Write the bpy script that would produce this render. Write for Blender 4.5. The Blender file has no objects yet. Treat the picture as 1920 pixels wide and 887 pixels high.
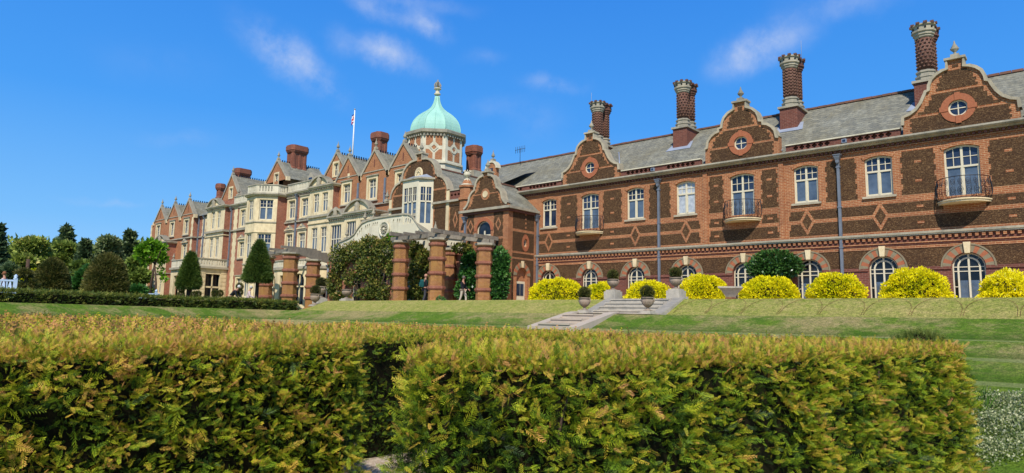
import bpy, bmesh, math, random
import numpy as np
from mathutils import Vector, Matrix
from mathutils.geometry import tessellate_polygon
random.seed(7); rng = np.random.default_rng(11)
PI = math.pi; R = math.radians
SC = bpy.context.scene
COL = SC.collection

# ------------------------------------------------------------------ camera
FPX, YAW, PIT, ROL, EZ = 1240.0, R(48.6), R(7.1), R(1.15), 1.65
cy, sy, cp, sp = math.cos(YAW), math.sin(YAW), math.cos(PIT), math.sin(PIT)
FW = Vector((-cy*cp, sy*cp, sp)); RT = Vector((sy, cy, 0)); UP = RT.cross(FW)
R2 = RT*math.cos(ROL) + UP*math.sin(ROL); U2 = R2.cross(FW)
cam = bpy.data.objects.new('camera', bpy.data.cameras.new('camera'))
COL.objects.link(cam); SC.camera = cam
cam.data.sensor_width = 36; cam.data.lens = 36*FPX/1920
cam.data.clip_start = 0.05; cam.data.clip_end = 5000
cam.matrix_world = Matrix(((R2.x, U2.x, -FW.x, 0), (R2.y, U2.y, -FW.y, 0), (R2.z, U2.z, -FW.z, EZ), (0, 0, 0, 1)))

# surveying helpers: where a sight line from the viewpoint meets a vertical plane Y = const or a level z
def ray(x, y): return FW + R2*((x-960)/FPX) - U2*((y-443.5)/FPX)
def on_y(x, y, Y): d = ray(x, y); t = Y/d.y; return d.x*t, EZ + d.z*t
def on_z(x, y, z): d = ray(x, y); t = (z-EZ)/d.z; return d.x*t, d.y*t
def at_d(x, y, dist): d = ray(x, y); t = dist/math.hypot(d.x, d.y); return d.x*t, d.y*t, EZ + d.z*t
def fx(x, y, Y): return on_y(x, y, Y)[0]
def fz(x, y, Y): return on_y(x, y, Y)[1]

# ------------------------------------------------------------------ light, sky
AZ, EL = R(34), R(50)
sd = Vector((math.sin(AZ)*math.cos(EL), -math.cos(AZ)*math.cos(EL), math.sin(EL)))
sun = bpy.data.objects.new('sun', bpy.data.lights.new('sun', 'SUN'))
COL.objects.link(sun); sun.data.energy = 5.0; sun.data.angle = R(0.55); sun.data.color = (1.0, 0.955, 0.88)
sun.rotation_euler = sd.to_track_quat('Z', 'Y').to_euler()
SC.view_settings.view_transform = 'Standard'; SC.view_settings.look = 'None'; SC.view_settings.exposure = 0

def nd(nt, typ, ins=None, **props):
    n = nt.nodes.new(typ)
    for k, v in props.items(): setattr(n, k, v)
    for k, v in (ins or {}).items():
        s = n.inputs[k]
        if hasattr(v, 'is_output') or isinstance(v, bpy.types.NodeSocket): nt.links.new(v, s)
        else: s.default_value = v
    return n
def rgb(c): return (c[0], c[1], c[2], 1)
def mixc(nt, fac, a, b, mode='MIX'):
    n = nt.nodes.new('ShaderNodeMix'); n.data_type = 'RGBA'; n.blend_type = mode
    for s, v in ((n.inputs[0], fac), (n.inputs[6], a), (n.inputs[7], b)):
        if isinstance(v, bpy.types.NodeSocket): nt.links.new(v, s)
        elif s == n.inputs[0]: s.default_value = v
        else: s.default_value = rgb(v)
    return n.outputs[2]
def mth(nt, op, a, b=None, clamp=False):
    n = nt.nodes.new('ShaderNodeMath'); n.operation = op; n.use_clamp = clamp
    for s, v in zip(n.inputs, (a, b)):
        if v is None: continue
        if isinstance(v, bpy.types.NodeSocket): nt.links.new(v, s)
        else: s.default_value = v
    return n.outputs[0]
def vm(nt, op, a, b=None):
    n = nt.nodes.new('ShaderNodeVectorMath'); n.operation = op
    for s, v in zip(n.inputs, (a, b)):
        if v is None: continue
        if isinstance(v, bpy.types.NodeSocket): nt.links.new(v, s)
        else: s.default_value = v
    return n
def ramp(nt, fac, stops):
    n = nt.nodes.new('ShaderNodeValToRGB'); cr = n.color_ramp
    while len(cr.elements) < len(stops): cr.elements.new(0.5)
    for e, (p, c) in zip(cr.elements, stops): e.position = p; e.color = rgb(c) if not isinstance(c, float) else (c, c, c, 1)
    nt.links.new(fac, n.inputs[0]); return n.outputs[0]

W = bpy.data.worlds.new('World'); SC.world = W; W.use_nodes = True
nt = W.node_tree; nt.nodes.clear()
sky = nt.nodes.new('ShaderNodeTexSky'); sky.sky_type = 'NISHITA'; sky.sun_disc = False
sky.sun_elevation = EL; sky.sun_rotation = math.atan2(sd.x, sd.y)
sky.air_density = 1.0; sky.dust_density = 0.3; sky.ozone_density = 3.0
tc = nt.nodes.new('ShaderNodeTexCoord')
dirn = vm(nt, 'NORMALIZE', tc.outputs['Generated']).outputs[0]
wrp = nd(nt, 'ShaderNodeTexNoise', {'Vector': dirn, 'Scale': 9.0, 'Detail': 6.0, 'Roughness': 0.62})
wv = vm(nt, 'SUBTRACT', wrp.outputs['Color'], (0.5, 0.5, 0.5)).outputs[0]
wv = vm(nt, 'MULTIPLY', wv, (0.06, 0.06, 0.06)).outputs[0]
dw = vm(nt, 'ADD', dirn, wv).outputs[0]
tot = None
for (x, y, rx, ry, ang, k) in ((545, 112, 92, 36, 38, .8), (732, 108, 66, 26, 24, .8), (800, 52, 42, 22, 25, .65), (1425, 90, 78, 36, -20, .75),
                               (1035, 160, 55, 18, 5, .35), (720, 25, 60, 18, 30, .35), (640, 70, 30, 30, 40, .22), (1590, 8, 90, 22, 5, .25), (1010, 225, 60, 40, 0, .12),
                               (330, 262, 60, 16, 0, .12), (215, 378, 50, 7, 0, .2), (905, 110, 40, 15, 0, .15), (930, 200, 60, 20, 0, .12), (760, 5, 110, 16, 5, .3), (300, 120, 90, 40, 0, .05)):
    c = ray(x, y).normalized(); a = R(-ang)
    ax = (R2*math.cos(a) + U2*math.sin(a)) / (rx/FPX); bx = (U2*math.cos(a) - R2*math.sin(a)) / (ry/FPX)
    df = vm(nt, 'SUBTRACT', dw, tuple(c)).outputs[0]
    u = vm(nt, 'DOT_PRODUCT', df, tuple(ax)).outputs['Value']; v = vm(nt, 'DOT_PRODUCT', df, tuple(bx)).outputs['Value']
    r = mth(nt, 'SQRT', mth(nt, 'ADD', mth(nt, 'MULTIPLY', u, u), mth(nt, 'MULTIPLY', v, v)))
    m = mth(nt, 'MULTIPLY', mth(nt, 'SMOOTH_MAX', mth(nt, 'SUBTRACT', 1.15, r), 0.0), k)
    m = mth(nt, 'MINIMUM', m, k)
    tot = m if tot is None else mth(nt, 'ADD', tot, m)
fine = nd(nt, 'ShaderNodeTexNoise', {'Vector': dirn, 'Scale': 14.0, 'Detail': 7.0, 'Roughness': 0.62})
fn = ramp(nt, fine.outputs['Fac'], [(0.34, 0.10), (0.62, 1.0)])
cl = mth(nt, 'MULTIPLY', tot, fn, clamp=True)
elev = nd(nt, 'ShaderNodeSeparateXYZ', {0: dirn}).outputs[2]
clear = ramp(nt, elev, [(0.0, (2.9, 5.0, 7.3)), (0.12, (1.35, 3.8, 7.3)), (0.28, (.46, 2.6, 7.0)), (0.48, (.24, 1.85, 6.2)), (1.0, (.08, .5, 2.2))])
skyc = mixc(nt, 0.93, sky.outputs[0], clear)
cc = mixc(nt, cl, skyc, (4.3, 5.0, 6.6))
bg = nd(nt, 'ShaderNodeBackground', {'Color': cc, 'Strength': 0.135})
wo = nt.nodes.new('ShaderNodeOutputWorld'); nt.links.new(bg.outputs[0], wo.inputs[0])

# ------------------------------------------------------------------ materials
def newmat(name):
    m = bpy.data.materials.new(name); m.use_nodes = True; t = m.node_tree
    b = t.nodes['Principled BSDF']; b.inputs['Roughness'].default_value = 0.85; b.inputs['Specular IOR Level'].default_value = 0.25
    return m, t, b
def pos(t): return nd(t, 'ShaderNodeNewGeometry').outputs['Position']
def noise(t, scale, detail=4, rough=.6, vec=None):
    n = nd(t, 'ShaderNodeTexNoise', {'Scale': scale, 'Detail': float(detail), 'Roughness': rough}); t.links.new(vec or pos(t), n.inputs['Vector']); return n.outputs['Fac']
def bump(t, b, h, strength=.5, dist=.02):
    n = nd(t, 'ShaderNodeBump', {'Strength': strength, 'Distance': dist, 'Height': h}); t.links.new(n.outputs[0], b.inputs['Normal'])
def wallvec(t, kz=1.0):
    s = nd(t, 'ShaderNodeSeparateXYZ', {0: pos(t)})
    return nd(t, 'ShaderNodeCombineXYZ', {0: mth(t, 'ADD', s.outputs[0], s.outputs[1]), 1: mth(t, 'MULTIPLY', s.outputs[2], kz), 2: 0.0}).outputs[0]
def simple(name, c, c2=None, scale=3.0, rough=.8, metal=0.0, bmp=0.0, spec=.25):
    m, t, b = newmat(name)
    f = noise(t, scale, 6); col = mixc(t, ramp(t, f, [(.3, 0.0), (.7, 1.0)]), c, c2 or tuple(x*.7 for x in c))
    t.links.new(col, b.inputs['Base Color']); b.inputs['Roughness'].default_value = rough; b.inputs['Metallic'].default_value = metal
    b.inputs['Specular IOR Level'].default_value = spec
    if bmp: bump(t, b, noise(t, scale*6, 4), bmp, .01)
    return m
def brickmat(name, c1, c2, mortar, stain=(.12, .05, .035), k=.5):
    m, t, b = newmat(name); v = wallvec(t)
    br = nd(t, 'ShaderNodeTexBrick', {'Vector': v, 'Color1': rgb(c1), 'Color2': rgb(c2), 'Mortar': rgb(mortar), 'Scale': 1.0, 'Mortar Size': .012, 'Mortar Smooth': .3, 'Bias': -.1, 'Brick Width': .235, 'Row Height': .078})
    n1 = noise(t, .8, 6, .65); n2 = noise(t, 9, 3)
    c = mixc(t, ramp(t, n1, [(.42, 0.0), (.72, k)]), br.outputs['Color'], stain)
    c = mixc(t, ramp(t, noise(t, 4.0, 5, .7), [(.5, 0.0), (.7, k*.7)]), c, stain)
    c = mixc(t, ramp(t, n2, [(.3, .55), (.75, 0.0)]), c, tuple(x*.45 for x in c1))
    t.links.new(c, b.inputs['Base Color']); bump(t, b, br.outputs['Fac'], -.5, .008); return m
M = {}
M['brick'] = brickmat('orange_brick', (.50, .170, .060), (.33, .092, .034), (.66, .42, .22), k=.38)
M['brick_dark'] = brickmat('dark_brick', (.25, .075, .045), (.15, .045, .032), (.30, .17, .12), k=.5)
M['brick_red'] = brickmat('red_brick', (.47, .135, .060), (.25, .058, .034), (.62, .42, .28), k=.5)
M['brick_pier'] = brickmat('pier_brick', (.40, .145, .045), (.24, .070, .030), (.52, .34, .18), stain=(.38, .22, .04), k=.8)
M['brick_chim'] = brickmat('chimney_brick', (.19, .072, .048), (.11, .042, .032), (.26, .18, .13), k=.6)
M['brick_house_chimney'] = brickmat('house_chimney_brick', (.34, .095, .048), (.20, .055, .035), (.34, .20, .13), k=.55)
M['brick_band'] = brickmat('pier_band_brick', (.38, .11, .058), (.25, .07, .042), (.42, .27, .18), k=.4)
M['rubbed'] = simple('rubbed_brick', (.44, .155, .068), (.34, .105, .05), 12)
def carr():
    m, t, b = newmat('carrstone'); 
    vo = nd(t, 'ShaderNodeTexVoronoi', {'Scale': 24.0}); t.links.new(vec3s(t, (1, 1, 1.9)), vo.inputs['Vector'])
    s = nd(t, 'ShaderNodeSeparateColor', {0: vo.outputs['Color']})
    c = ramp(t, s.outputs[0], [(0.0, (.060, .028, .012)), (.4, (.105, .050, .020)), (.72, (.150, .075, .028)), (.97, (.29, .17, .075))])
    e = nd(t, 'ShaderNodeTexVoronoi', {'Scale': 24.0}, feature='DISTANCE_TO_EDGE'); t.links.new(vec3s(t, (1, 1, 1.9)), e.inputs['Vector'])
    c = mixc(t, ramp(t, e.outputs['Distance'], [(.0, .85), (.10, 0.0)]), c, (.030, .016, .009))
    c = mixc(t, ramp(t, noise(t, 1.3, 5), [(.4, .0), (.75, .5)]), c, (.05, .027, .015))
    t.links.new(c, b.inputs['Base Color']); bump(t, b, e.outputs['Distance'], .8, .03); return m
def vec3s(t, s): return vm(t, 'MULTIPLY', pos(t), s).outputs[0]
M['carr'] = carr()
def stone(name, c, c2, dark, amt=.6, sc=1.0):
    m, t, b = newmat(name)
    base = mixc(t, ramp(t, noise(t, 2.2*sc, 6, .7), [(.3, 0.0), (.7, 1.0)]), c, c2)
    base = mixc(t, ramp(t, noise(t, .9*sc, 8, .75, vec3s(t, (1, 1, .35))), [(.48, 0.0), (.70, amt)]), base, dark)
    base = mixc(t, ramp(t, noise(t, 22*sc, 3), [(.55, 0.0), (.75, amt*.6)]), base, dark)
    g = nd(t, 'ShaderNodeNewGeometry'); up = nd(t, 'ShaderNodeSeparateXYZ', {0: g.outputs['Normal']}).outputs[2]
    base = mixc(t, mth(t, 'MULTIPLY', mth(t, 'MAXIMUM', up, 0.0), amt), base, dark)
    t.links.new(base, b.inputs['Base Color']); bump(t, b, noise(t, 18, 4), .35, .01); return m
M['stone'] = stone('cream_stone', (.88, .72, .43), (.70, .54, .30), (.28, .21, .13), .62)
M['stone_grey'] = stone('weathered_stone', (.50, .43, .30), (.33, .29, .21), (.12, .12, .10), .75)
M['stone_white'] = stone('pale_stone', (.80, .72, .52), (.62, .54, .37), (.22, .20, .14), .55)
M['coping'] = stone('coping_stone', (.56, .47, .32), (.40, .34, .23), (.13, .12, .09), .7)
M['relief'] = simple('moulded_brick_relief', (.26, .14, .09), (.17, .085, .055), 8)
M['arch_stone'] = stone('arch_stone', (.29, .25, .15), (.24, .185, .11), (.20, .13, .08), .6, 3)
M['urn'] = stone('terracotta_stone', (.42, .31, .22), (.32, .24, .17), (.12, .11, .09), .6, 3)
M['step'] = stone('step_stone', (.60, .52, .40), (.42, .37, .29), (.13, .13, .12), .6, 2)
M['step_clean'] = stone('clean_step_stone', (.55, .45, .34), (.48, .39, .29), (.25, .21, .16), .3, 2)
M['wood'] = stone('weathered_timber', (.30, .25, .19), (.19, .16, .12), (.08, .07, .055), .6, 3)
M['paint'] = simple('cream_paint', (.74, .65, .45), (.66, .58, .40), 4, .5, spec=.4)
M['white'] = simple('white_paint', (.80, .80, .77), (.7, .7, .68), 4, .5)
M['bluewhite'] = simple('pale_blue_paint', (.50, .62, .78), (.42, .54, .70), 4, .6)
M['pipe'] = simple('grey_lead_paint', (.20, .22, .25), (.14, .155, .18), 3, .5, spec=.4)
M['iron'] = simple('black_iron', (.013, .013, .016), (.02, .02, .022), 5, .45, spec=.5)
M['rust'] = simple('rusty_wire', (.20, .07, .03), (.12, .04, .02), 5, .8)
M['wire'] = simple('dark_wire', (.05, .06, .08), None, 5, .6)
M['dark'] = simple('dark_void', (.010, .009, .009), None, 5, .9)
M['lead'] = simple('grey_lead', (.33, .36, .42), (.22, .25, .30), 2, .6)
M['red'] = simple('red_cloth', (.55, .03, .03)); M['blue'] = simple('blue_cloth', (.02, .03, .25))
M['navy'] = simple('dark_cloth', (.012, .014, .020)); M['pink'] = simple('pale_pink_cloth', (.66, .50, .48)); M['beige'] = simple('beige_cloth', (.62, .55, .42))
M['grey_cloth'] = simple('grey_cloth', (.06, .06, .07)); M['green_bag'] = simple('green_bag', (.01, .10, .10)); M['skin'] = simple('skin', (.50, .26, .17), (.46, .23, .15), 8)
M['hair_white'] = simple('white_hair', (.60, .56, .50)); M['hair_grey'] = simple('grey_hair', (.16, .13, .11)); M['hair_red'] = simple('ginger_hair', (.30, .12, .05))
def glassmat(name, c, curtain=None):
    m, t, b = newmat(name); n = noise(t, .8, 3)
    col = mixc(t, ramp(t, n, [(.38, 0.0), (.62, 1.0)]), c, tuple(x*2.2+.012 for x in c))
    t.links.new(col, b.inputs['Base Color']); b.inputs['Roughness'].default_value = .06; b.inputs['Specular IOR Level'].default_value = .38
    bump(t, b, noise(t, 2.5, 2), .08, .05); return m
M['glass'] = glassmat('window_glass', (.012, .020, .040)); M['glass_dark'] = glassmat('dark_glass', (.006, .008, .012))
M['blind'] = simple('pale_blind_behind_glass', (.135, .18, .235), (.05, .07, .10), 1.6, .10, spec=.6)
M['net'] = simple('net_curtain', (.60, .62, .62), (.30, .33, .36), 5, .3, spec=.5)
def slate():
    m, t, b = newmat('slate'); v = wallvec(t, 1.5)
    br = nd(t, 'ShaderNodeTexBrick', {'Vector': v, 'Color1': rgb((.27, .255, .185)), 'Color2': rgb((.16, .155, .12)), 'Mortar': rgb((.06, .06, .055)), 'Scale': 1.0, 'Mortar Size': .012, 'Mortar Smooth': .4, 'Bias': -.1, 'Brick Width': .34, 'Row Height': .27})
    c = mixc(t, ramp(t, noise(t, .55, 6, .7), [(.42, 0.0), (.68, .6)]), br.outputs['Color'], (.20, .165, .08))
    c = mixc(t, ramp(t, noise(t, 1.6, 7, .75, vec3s(t, (1, .6, .6))), [(.48, 0.0), (.72, .7)]), c, (.36, .35, .27))
    c = mixc(t, ramp(t, noise(t, 4.5, 6, .8, vec3s(t, (1, .25, .25))), [(.5, 0.0), (.7, .55)]), c, (.09, .095, .075))
    c = mixc(t, ramp(t, noise(t, 6, 5, .7), [(.35, .5), (.6, 0.0)]), c, (.075, .08, .078))
    t.links.new(c, b.inputs['Base Color']); b.inputs['Roughness'].default_value = .75; bump(t, b, br.outputs['Fac'], -.6, .02); return m
M['slate'] = slate()
M['tile_ridge'] = simple('red_ridge_tile', (.25, .11, .07), (.13, .08, .055), 3)
def copper():
    m, t, b = newmat('verdigris_copper')
    c = mixc(t, ramp(t, noise(t, 1.2, 6, .7, vec3s(t, (1, 1, .3))), [(.35, 0.0), (.7, 1.0)]), (.36, .62, .49), (.27, .50, .40))
    c = mixc(t, ramp(t, noise(t, 3, 6, .7, vec3s(t, (1, 1, .2))), [(.6, 0.0), (.8, .4)]), c, (.16, .34, .28))
    t.links.new(c, b.inputs['Base Color']); b.inputs['Roughness'].default_value = .6; return m
M['copper'] = copper()
def lawn():
    m, t, b = newmat('mown_grass')
    p = pos(t); s = nd(t, 'ShaderNodeSeparateXYZ', {0: p})
    g1 = mixc(t, ramp(t, noise(t, 2.2, 6, .75), [(.3, 0.0), (.7, 1.0)]), (.085, .205, .014), (.25, .36, .035))
    dry = mixc(t, ramp(t, noise(t, 9, 5, .7), [(.3, 0.0), (.7, 1.0)]), (.46, .38, .12), (.66, .48, .24))
    pn = mth(t, 'ADD', mth(t, 'MULTIPLY', noise(t, .33, 5, .65), .6), mth(t, 'MULTIPLY', noise(t, 1.5, 7, .8, vec3s(t, (1, 1.5, 1))), .4))
    patch = ramp(t, pn, [(.455, 0.0), (.555, .95)])
    patch = mth(t, 'MULTIPLY', patch, ramp(t, mth(t, 'DIVIDE', s.outputs[2], 3.0), [(.2, .15), (.42, 1.0)])); c = mixc(t, patch, g1, dry)
    # the topmost bank is drier, the lower ones lush
    upper = ramp(t, mth(t, 'DIVIDE', s.outputs[2], 3.0), [(.625, 0.0), (.64, .75)])
    dry2 = mixc(t, ramp(t, noise(t, 3.5, 7, .8), [(.35, 0.0), (.65, 1.0)]), (.36, .42, .05), (.80, .62, .22))
    c = mixc(t, upper, c, dry2)
    zz = mth(t, 'DIVIDE', s.outputs[2], 2.0)
    lush = ramp(t, zz, [(.20, 0.0), (.25, .0), (.262, .6), (.33, .0), (.392, .0), (.40, .6), (.47, 0.0), (.549, 0.0), (.56, .6), (.62, .0), (.706, 0.0), (.716, .55), (.80, .0)])
    c = mixc(t, lush, c, (.040, .105, .008))
    gg = nd(t, 'ShaderNodeNewGeometry'); up = nd(t, 'ShaderNodeSeparateXYZ', {0: gg.outputs['Normal']}).outputs[2]
    c = mixc(t, ramp(t, up, [(.993, 0.0), (1.0, .75)]), c, (.42, .46, .16))
    c = mixc(t, ramp(t, noise(t, 40, 3, .7), [(.38, .62), (.62, 0.0)]), c, (.022, .045, .006))
    c = mixc(t, ramp(t, noise(t, 13, 4, .7), [(.4, .45), (.6, 0.0)]), c, (.03, .06, .008))
    t.links.new(c, b.inputs['Base Color']); bump(t, b, noise(t, 35, 4, .7), .9, .05); b.inputs['Roughness'].default_value = .95; b.inputs['Specular IOR Level'].default_value = .1; return m
M['lawn'] = lawn()
def gravel():
    m, t, b = newmat('gravel'); vo = nd(t, 'ShaderNodeTexVoronoi', {'Scale': 60.0}); t.links.new(pos(t), vo.inputs['Vector'])
    s = nd(t, 'ShaderNodeSeparateColor', {0: vo.outputs['Color']})
    c = ramp(t, s.outputs[0], [(0, (.40, .28, .18)), (.5, (.60, .46, .33)), (1, (.78, .66, .50))])
    c = mixc(t, ramp(t, noise(t, 3, 5), [(.45, 0.0), (.7, .6)]), c, (.20, .13, .08))
    t.links.new(c, b.inputs['Base Color']); bump(t, b, vo.outputs['Distance'], 1.0, .02); return m
M['gravel'] = gravel()
M['soil'] = simple('soil', (.07, .04, .025), (.12, .075, .05), 12, .95, bmp=.6)
def foliage(name, stops, trans=.25, gloss=.25, rough=.5):
    m, t, b = newmat(name)
    a = nd(t, 'ShaderNodeAttribute', attribute_name='v').outputs['Fac']
    c = ramp(t, a, stops); t.links.new(c, b.inputs['Base Color']); b.inputs['Roughness'].default_value = rough; b.inputs['Specular IOR Level'].default_value = gloss
    tr = nd(t, 'ShaderNodeBsdfTranslucent', {'Color': c}); mx = nd(t, 'ShaderNodeMixShader', {0: trans})
    t.links.new(b.outputs[0], mx.inputs[1]); t.links.new(tr.outputs[0], mx.inputs[2]); t.links.new(mx.outputs[0], t.nodes['Material Output'].inputs[0]); return m
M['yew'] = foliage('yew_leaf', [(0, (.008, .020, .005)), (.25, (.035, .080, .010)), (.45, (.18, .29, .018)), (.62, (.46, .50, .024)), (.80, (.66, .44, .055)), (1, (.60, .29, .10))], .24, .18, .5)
M['yew_dark'] = foliage('clipped_yew', [(0, (.008, .016, .005)), (.35, (.035, .060, .012)), (.65, (.17, .155, .034)), (1, (.32, .25, .08))])
M['yew_green'] = foliage('green_clipped_yew', [(0, (.008, .020, .005)), (.35, (.045, .095, .014)), (.65, (.12, .18, .028)), (1, (.24, .26, .05))])
M['hedge_terrace'] = foliage('terrace_hedge_leaf', [(0, (.010, .022, .005)), (.35, (.045, .090, .012)), (.65, (.16, .20, .025)), (1, (.34, .30, .05))])
M['gold'] = foliage('golden_leaf', [(0, (.14, .19, .006)), (.22, (.50, .54, .008)), (.5, (.92, .80, .008)), (.9, (.98, .88, .02)), (1, (.92, .90, .35))], .3, .08, .7)
M['ivy'] = foliage('wall_shrub_leaf', [(0, (.008, .030, .008)), (.4, (.025, .085, .015)), (.8, (.07, .17, .03)), (1, (.16, .30, .06))], .2, .5, .35)
M['vine'] = foliage('climber_leaf', [(0, (.020, .035, .008)), (.3, (.08, .12, .020)), (.6, (.20, .21, .035)), (.85, (.36, .28, .06)), (1, (.42, .22, .09))])
M['laurel'] = foliage('laurel_leaf', [(0, (.008, .035, .010)), (.4, (.03, .11, .02)), (.8, (.09, .24, .04)), (1, (.25, .38, .08))], .25, .5, .35)
M['tree_a'] = foliage('broadleaf', [(0, (.035, .060, .012)), (.4, (.17, .24, .040)), (.8, (.34, .40, .075)), (1, (.58, .50, .14))])
M['tree_b'] = foliage('dark_conifer', [(0, (.012, .028, .014)), (.5, (.075, .125, .050)), (.85, (.19, .24, .085)), (1, (.34, .36, .16))])
M['tree_c'] = foliage('bright_leaf', [(0, (.05, .13, .010)), (.5, (.17, .36, .018)), (1, (.36, .55, .04))], .4)
M['white_leaf'] = foliage('white_flower_leaf', [(0, (.03, .05, .015)), (.3, (.12, .18, .05)), (.6, (.44, .46, .22)), (1, (.80, .76, .50))])
M['blade'] = foliage('grass_blade', [(0, (.03, .09, .01)), (1, (.14, .26, .03))])
M['bark'] = simple('bark', (.10, .06, .04), (.05, .03, .02), 14, .95, bmp=.7)
M['core'] = simple('shaded_twigs', (.010, .012, .006), (.022, .017, .009), 8, 1.0, spec=0.0)  # near-black colour stands in for the shade deep inside foliage
MI = {}

# ------------------------------------------------------------------ mesh helpers
class MB:
    def __init__(s): s.v = []; s.f = []; s.m = []; s.mats = []; s.sm = []; s.T = None
    def mi(s, m):
        if m not in s.mats: s.mats.append(m)
        return s.mats.index(m)
    def add(s, vs, fs, m, smooth=False):
        o = len(s.v); k = s.mi(m)
        for p in vs: s.v.append(tuple(s.T @ Vector(p)) if s.T else tuple(p))
        for f in fs: s.f.append([i+o for i in f]); s.m.append(k); s.sm.append(smooth)
        return s
    def box(s, x0, x1, y0, y1, z0, z1, m):
        vs = [(x, y, z) for z in (z0, z1) for y in (y0, y1) for x in (x0, x1)]
        return s.add(vs, [(0, 2, 3, 1), (4, 5, 7, 6), (0, 1, 5, 4), (2, 6, 7, 3), (0, 4, 6, 2), (1, 3, 7, 5)], m)
    def prism(s, pts, y0, y1, m, m2=None):          # pts (x, z) extruded along y; y0 is the front
        n = len(pts); fr = [(x, y0, z) for x, z in pts]; bk = [(x, y1, z) for x, z in pts]
        tri = tessellate_polygon([[Vector((x, z, 0)) for x, z in pts]])
        s.add(fr+bk, [tuple(t) for t in tri] + [tuple(n+i for i in t) for t in tri], m)
        s.add(fr+bk, [(i, (i+1) % n, n+(i+1) % n, n+i) for i in range(n)], m2 or m); return s
    def plan(s, pts, z0, z1, m, top=None):           # pts (x, y) extruded along z
        n = len(pts); lo = [(x, y, z0) for x, y in pts]; hi = [(x, y, z1) for x, y in pts]
        tri = tessellate_polygon([[Vector((x, y, 0)) for x, y in pts]])
        s.add(lo+hi, [(i, (i+1) % n, n+(i+1) % n, n+i) for i in range(n)], m)
        s.add(lo+hi, [tuple(n+i for i in t) for t in tri] + [tuple(t) for t in tri], top or m); return s
    def sheet(s, outer, holes, y, depth, m, mrev=None):   # wall face at y with openings and reveals
        loops = [outer]+holes; flat = [p for l in loops for p in l]
        tri = tessellate_polygon([[Vector((x, z, 0)) for x, z in l] for l in loops])
        s.add([(x, y, z) for x, z in flat], [tuple(t) for t in tri], m)
        for h in holes:
            n = len(h); s.add([(x, y, z) for x, z in h]+[(x, y+depth, z) for x, z in h], [(i, (i+1) % n, n+(i+1) % n, n+i) for i in range(n)], mrev or m)
        return s
    def flat(s, pts, y, m):
        tri = tessellate_polygon([[Vector((x, z, 0)) for x, z in pts]]); return s.add([(x, y, z) for x, z in pts], [tuple(t) for t in tri], m)
    def lathe(s, prof, cx, cy_, m, n=16, smooth=True, rot=0.0, cz=0.0):   # prof (r, z)
        vs = [(cx+r*math.cos(2*PI*i/n+rot), cy_+r*math.sin(2*PI*i/n+rot), z+cz) for r, z in prof for i in range(n)]
        fs = [(k*n+i, k*n+(i+1) % n, (k+1)*n+(i+1) % n, (k+1)*n+i) for k in range(len(prof)-1) for i in range(n)]
        fs += [tuple(range(n))[::-1], tuple((len(prof)-1)*n+i for i in range(n))]
        return s.add(vs, fs, m, smooth)
    def tube(s, pts, r, m, n=6, smooth=True):
        P = [Vector(p) for p in pts]; rr = r if isinstance(r, (list, tuple)) else [r]*len(P); vs = []; a = None
        for i, p in enumerate(P):
            d = (P[min(i+1, len(P)-1)]-P[max(i-1, 0)]).normalized()
            a = d.orthogonal().normalized() if a is None else (a-d*a.dot(d)).normalized()
            b = d.cross(a); vs += [tuple(p+(a*math.cos(2*PI*k/n)+b*math.sin(2*PI*k/n))*rr[i]) for k in range(n)]
        fs = [(i*n+k, i*n+(k+1) % n, (i+1)*n+(k+1) % n, (i+1)*n+k) for i in range(len(P)-1) for k in range(n)]
        return s.add(vs, fs+[tuple(range(n))[::-1], tuple((len(P)-1)*n+k for k in range(n))], m, smooth)
    def mesh(s, name):
        me = bpy.data.meshes.new(name); me.from_pydata(s.v, [], s.f)
        for m in s.mats: me.materials.append(M[m])
        me.polygons.foreach_set('material_index', s.m); me.polygons.foreach_set('use_smooth', s.sm); me.update()
        bm = bmesh.new(); bm.from_mesh(me); bmesh.ops.recalc_face_normals(bm, faces=bm.faces); bm.to_mesh(me); bm.free()
        return me
    def build(s, name, parent=None, loc=(0, 0, 0), rot=0.0):
        return link(name, s.mesh(name), parent, loc, rot)
def link(name, me, parent=None, loc=(0, 0, 0), rot=0.0):
    o = bpy.data.objects.new(name, me); COL.objects.link(o); o.location = loc; o.rotation_euler = (0, 0, rot)
    if parent: o.parent = parent
    return o
def thing(name, label, cat, loc=(0, 0, 0), rot=0.0, group=None):
    o = bpy.data.objects.new(name, None); COL.objects.link(o); o.location = loc; o.rotation_euler = (0, 0, rot)
    o.empty_display_size = .2; return tag(o, label, cat, group)
def tag(o, label, cat, group=None):
    o['label'] = label; o['category'] = cat
    if group: o['group'] = group
    return o
def dup(root, loc, rot, label, group=None):
    r = root.copy(); COL.objects.link(r); r.location = loc; r.rotation_euler = (0, 0, rot); r['label'] = label
    if group: r['group'] = group
    for ch in list(root.children):
        c = ch.copy(); COL.objects.link(c); c.parent = r
        for g in list(ch.children): d = g.copy(); COL.objects.link(d); d.parent = c
    return r
def rect(x0, x1, z0, z1): return [(x0, z0), (x1, z0), (x1, z1), (x0, z1)]
def arc(cx, cz, r, a0, a1, n=12, k=1.0): return [(cx+r*math.cos(a0+(a1-a0)*i/n), cz+k*r*math.sin(a0+(a1-a0)*i/n)) for i in range(n+1)]
def seghead(x0, x1, z0, z1, rise):    # opening with a segmental head
    w = (x1-x0)/2; c = (x0+x1)/2; r = (w*w+rise*rise)/(2*rise); a = math.asin(w/r)
    return [(x0, z0), (x1, z0)] + arc(c, z1-r, r, PI/2-a, PI/2+a, 8)
def arched(x, hw, z0, zs): return [(x-hw, z0), (x+hw, z0)] + arc(x, zs, hw, 0, PI, 14)
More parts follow.
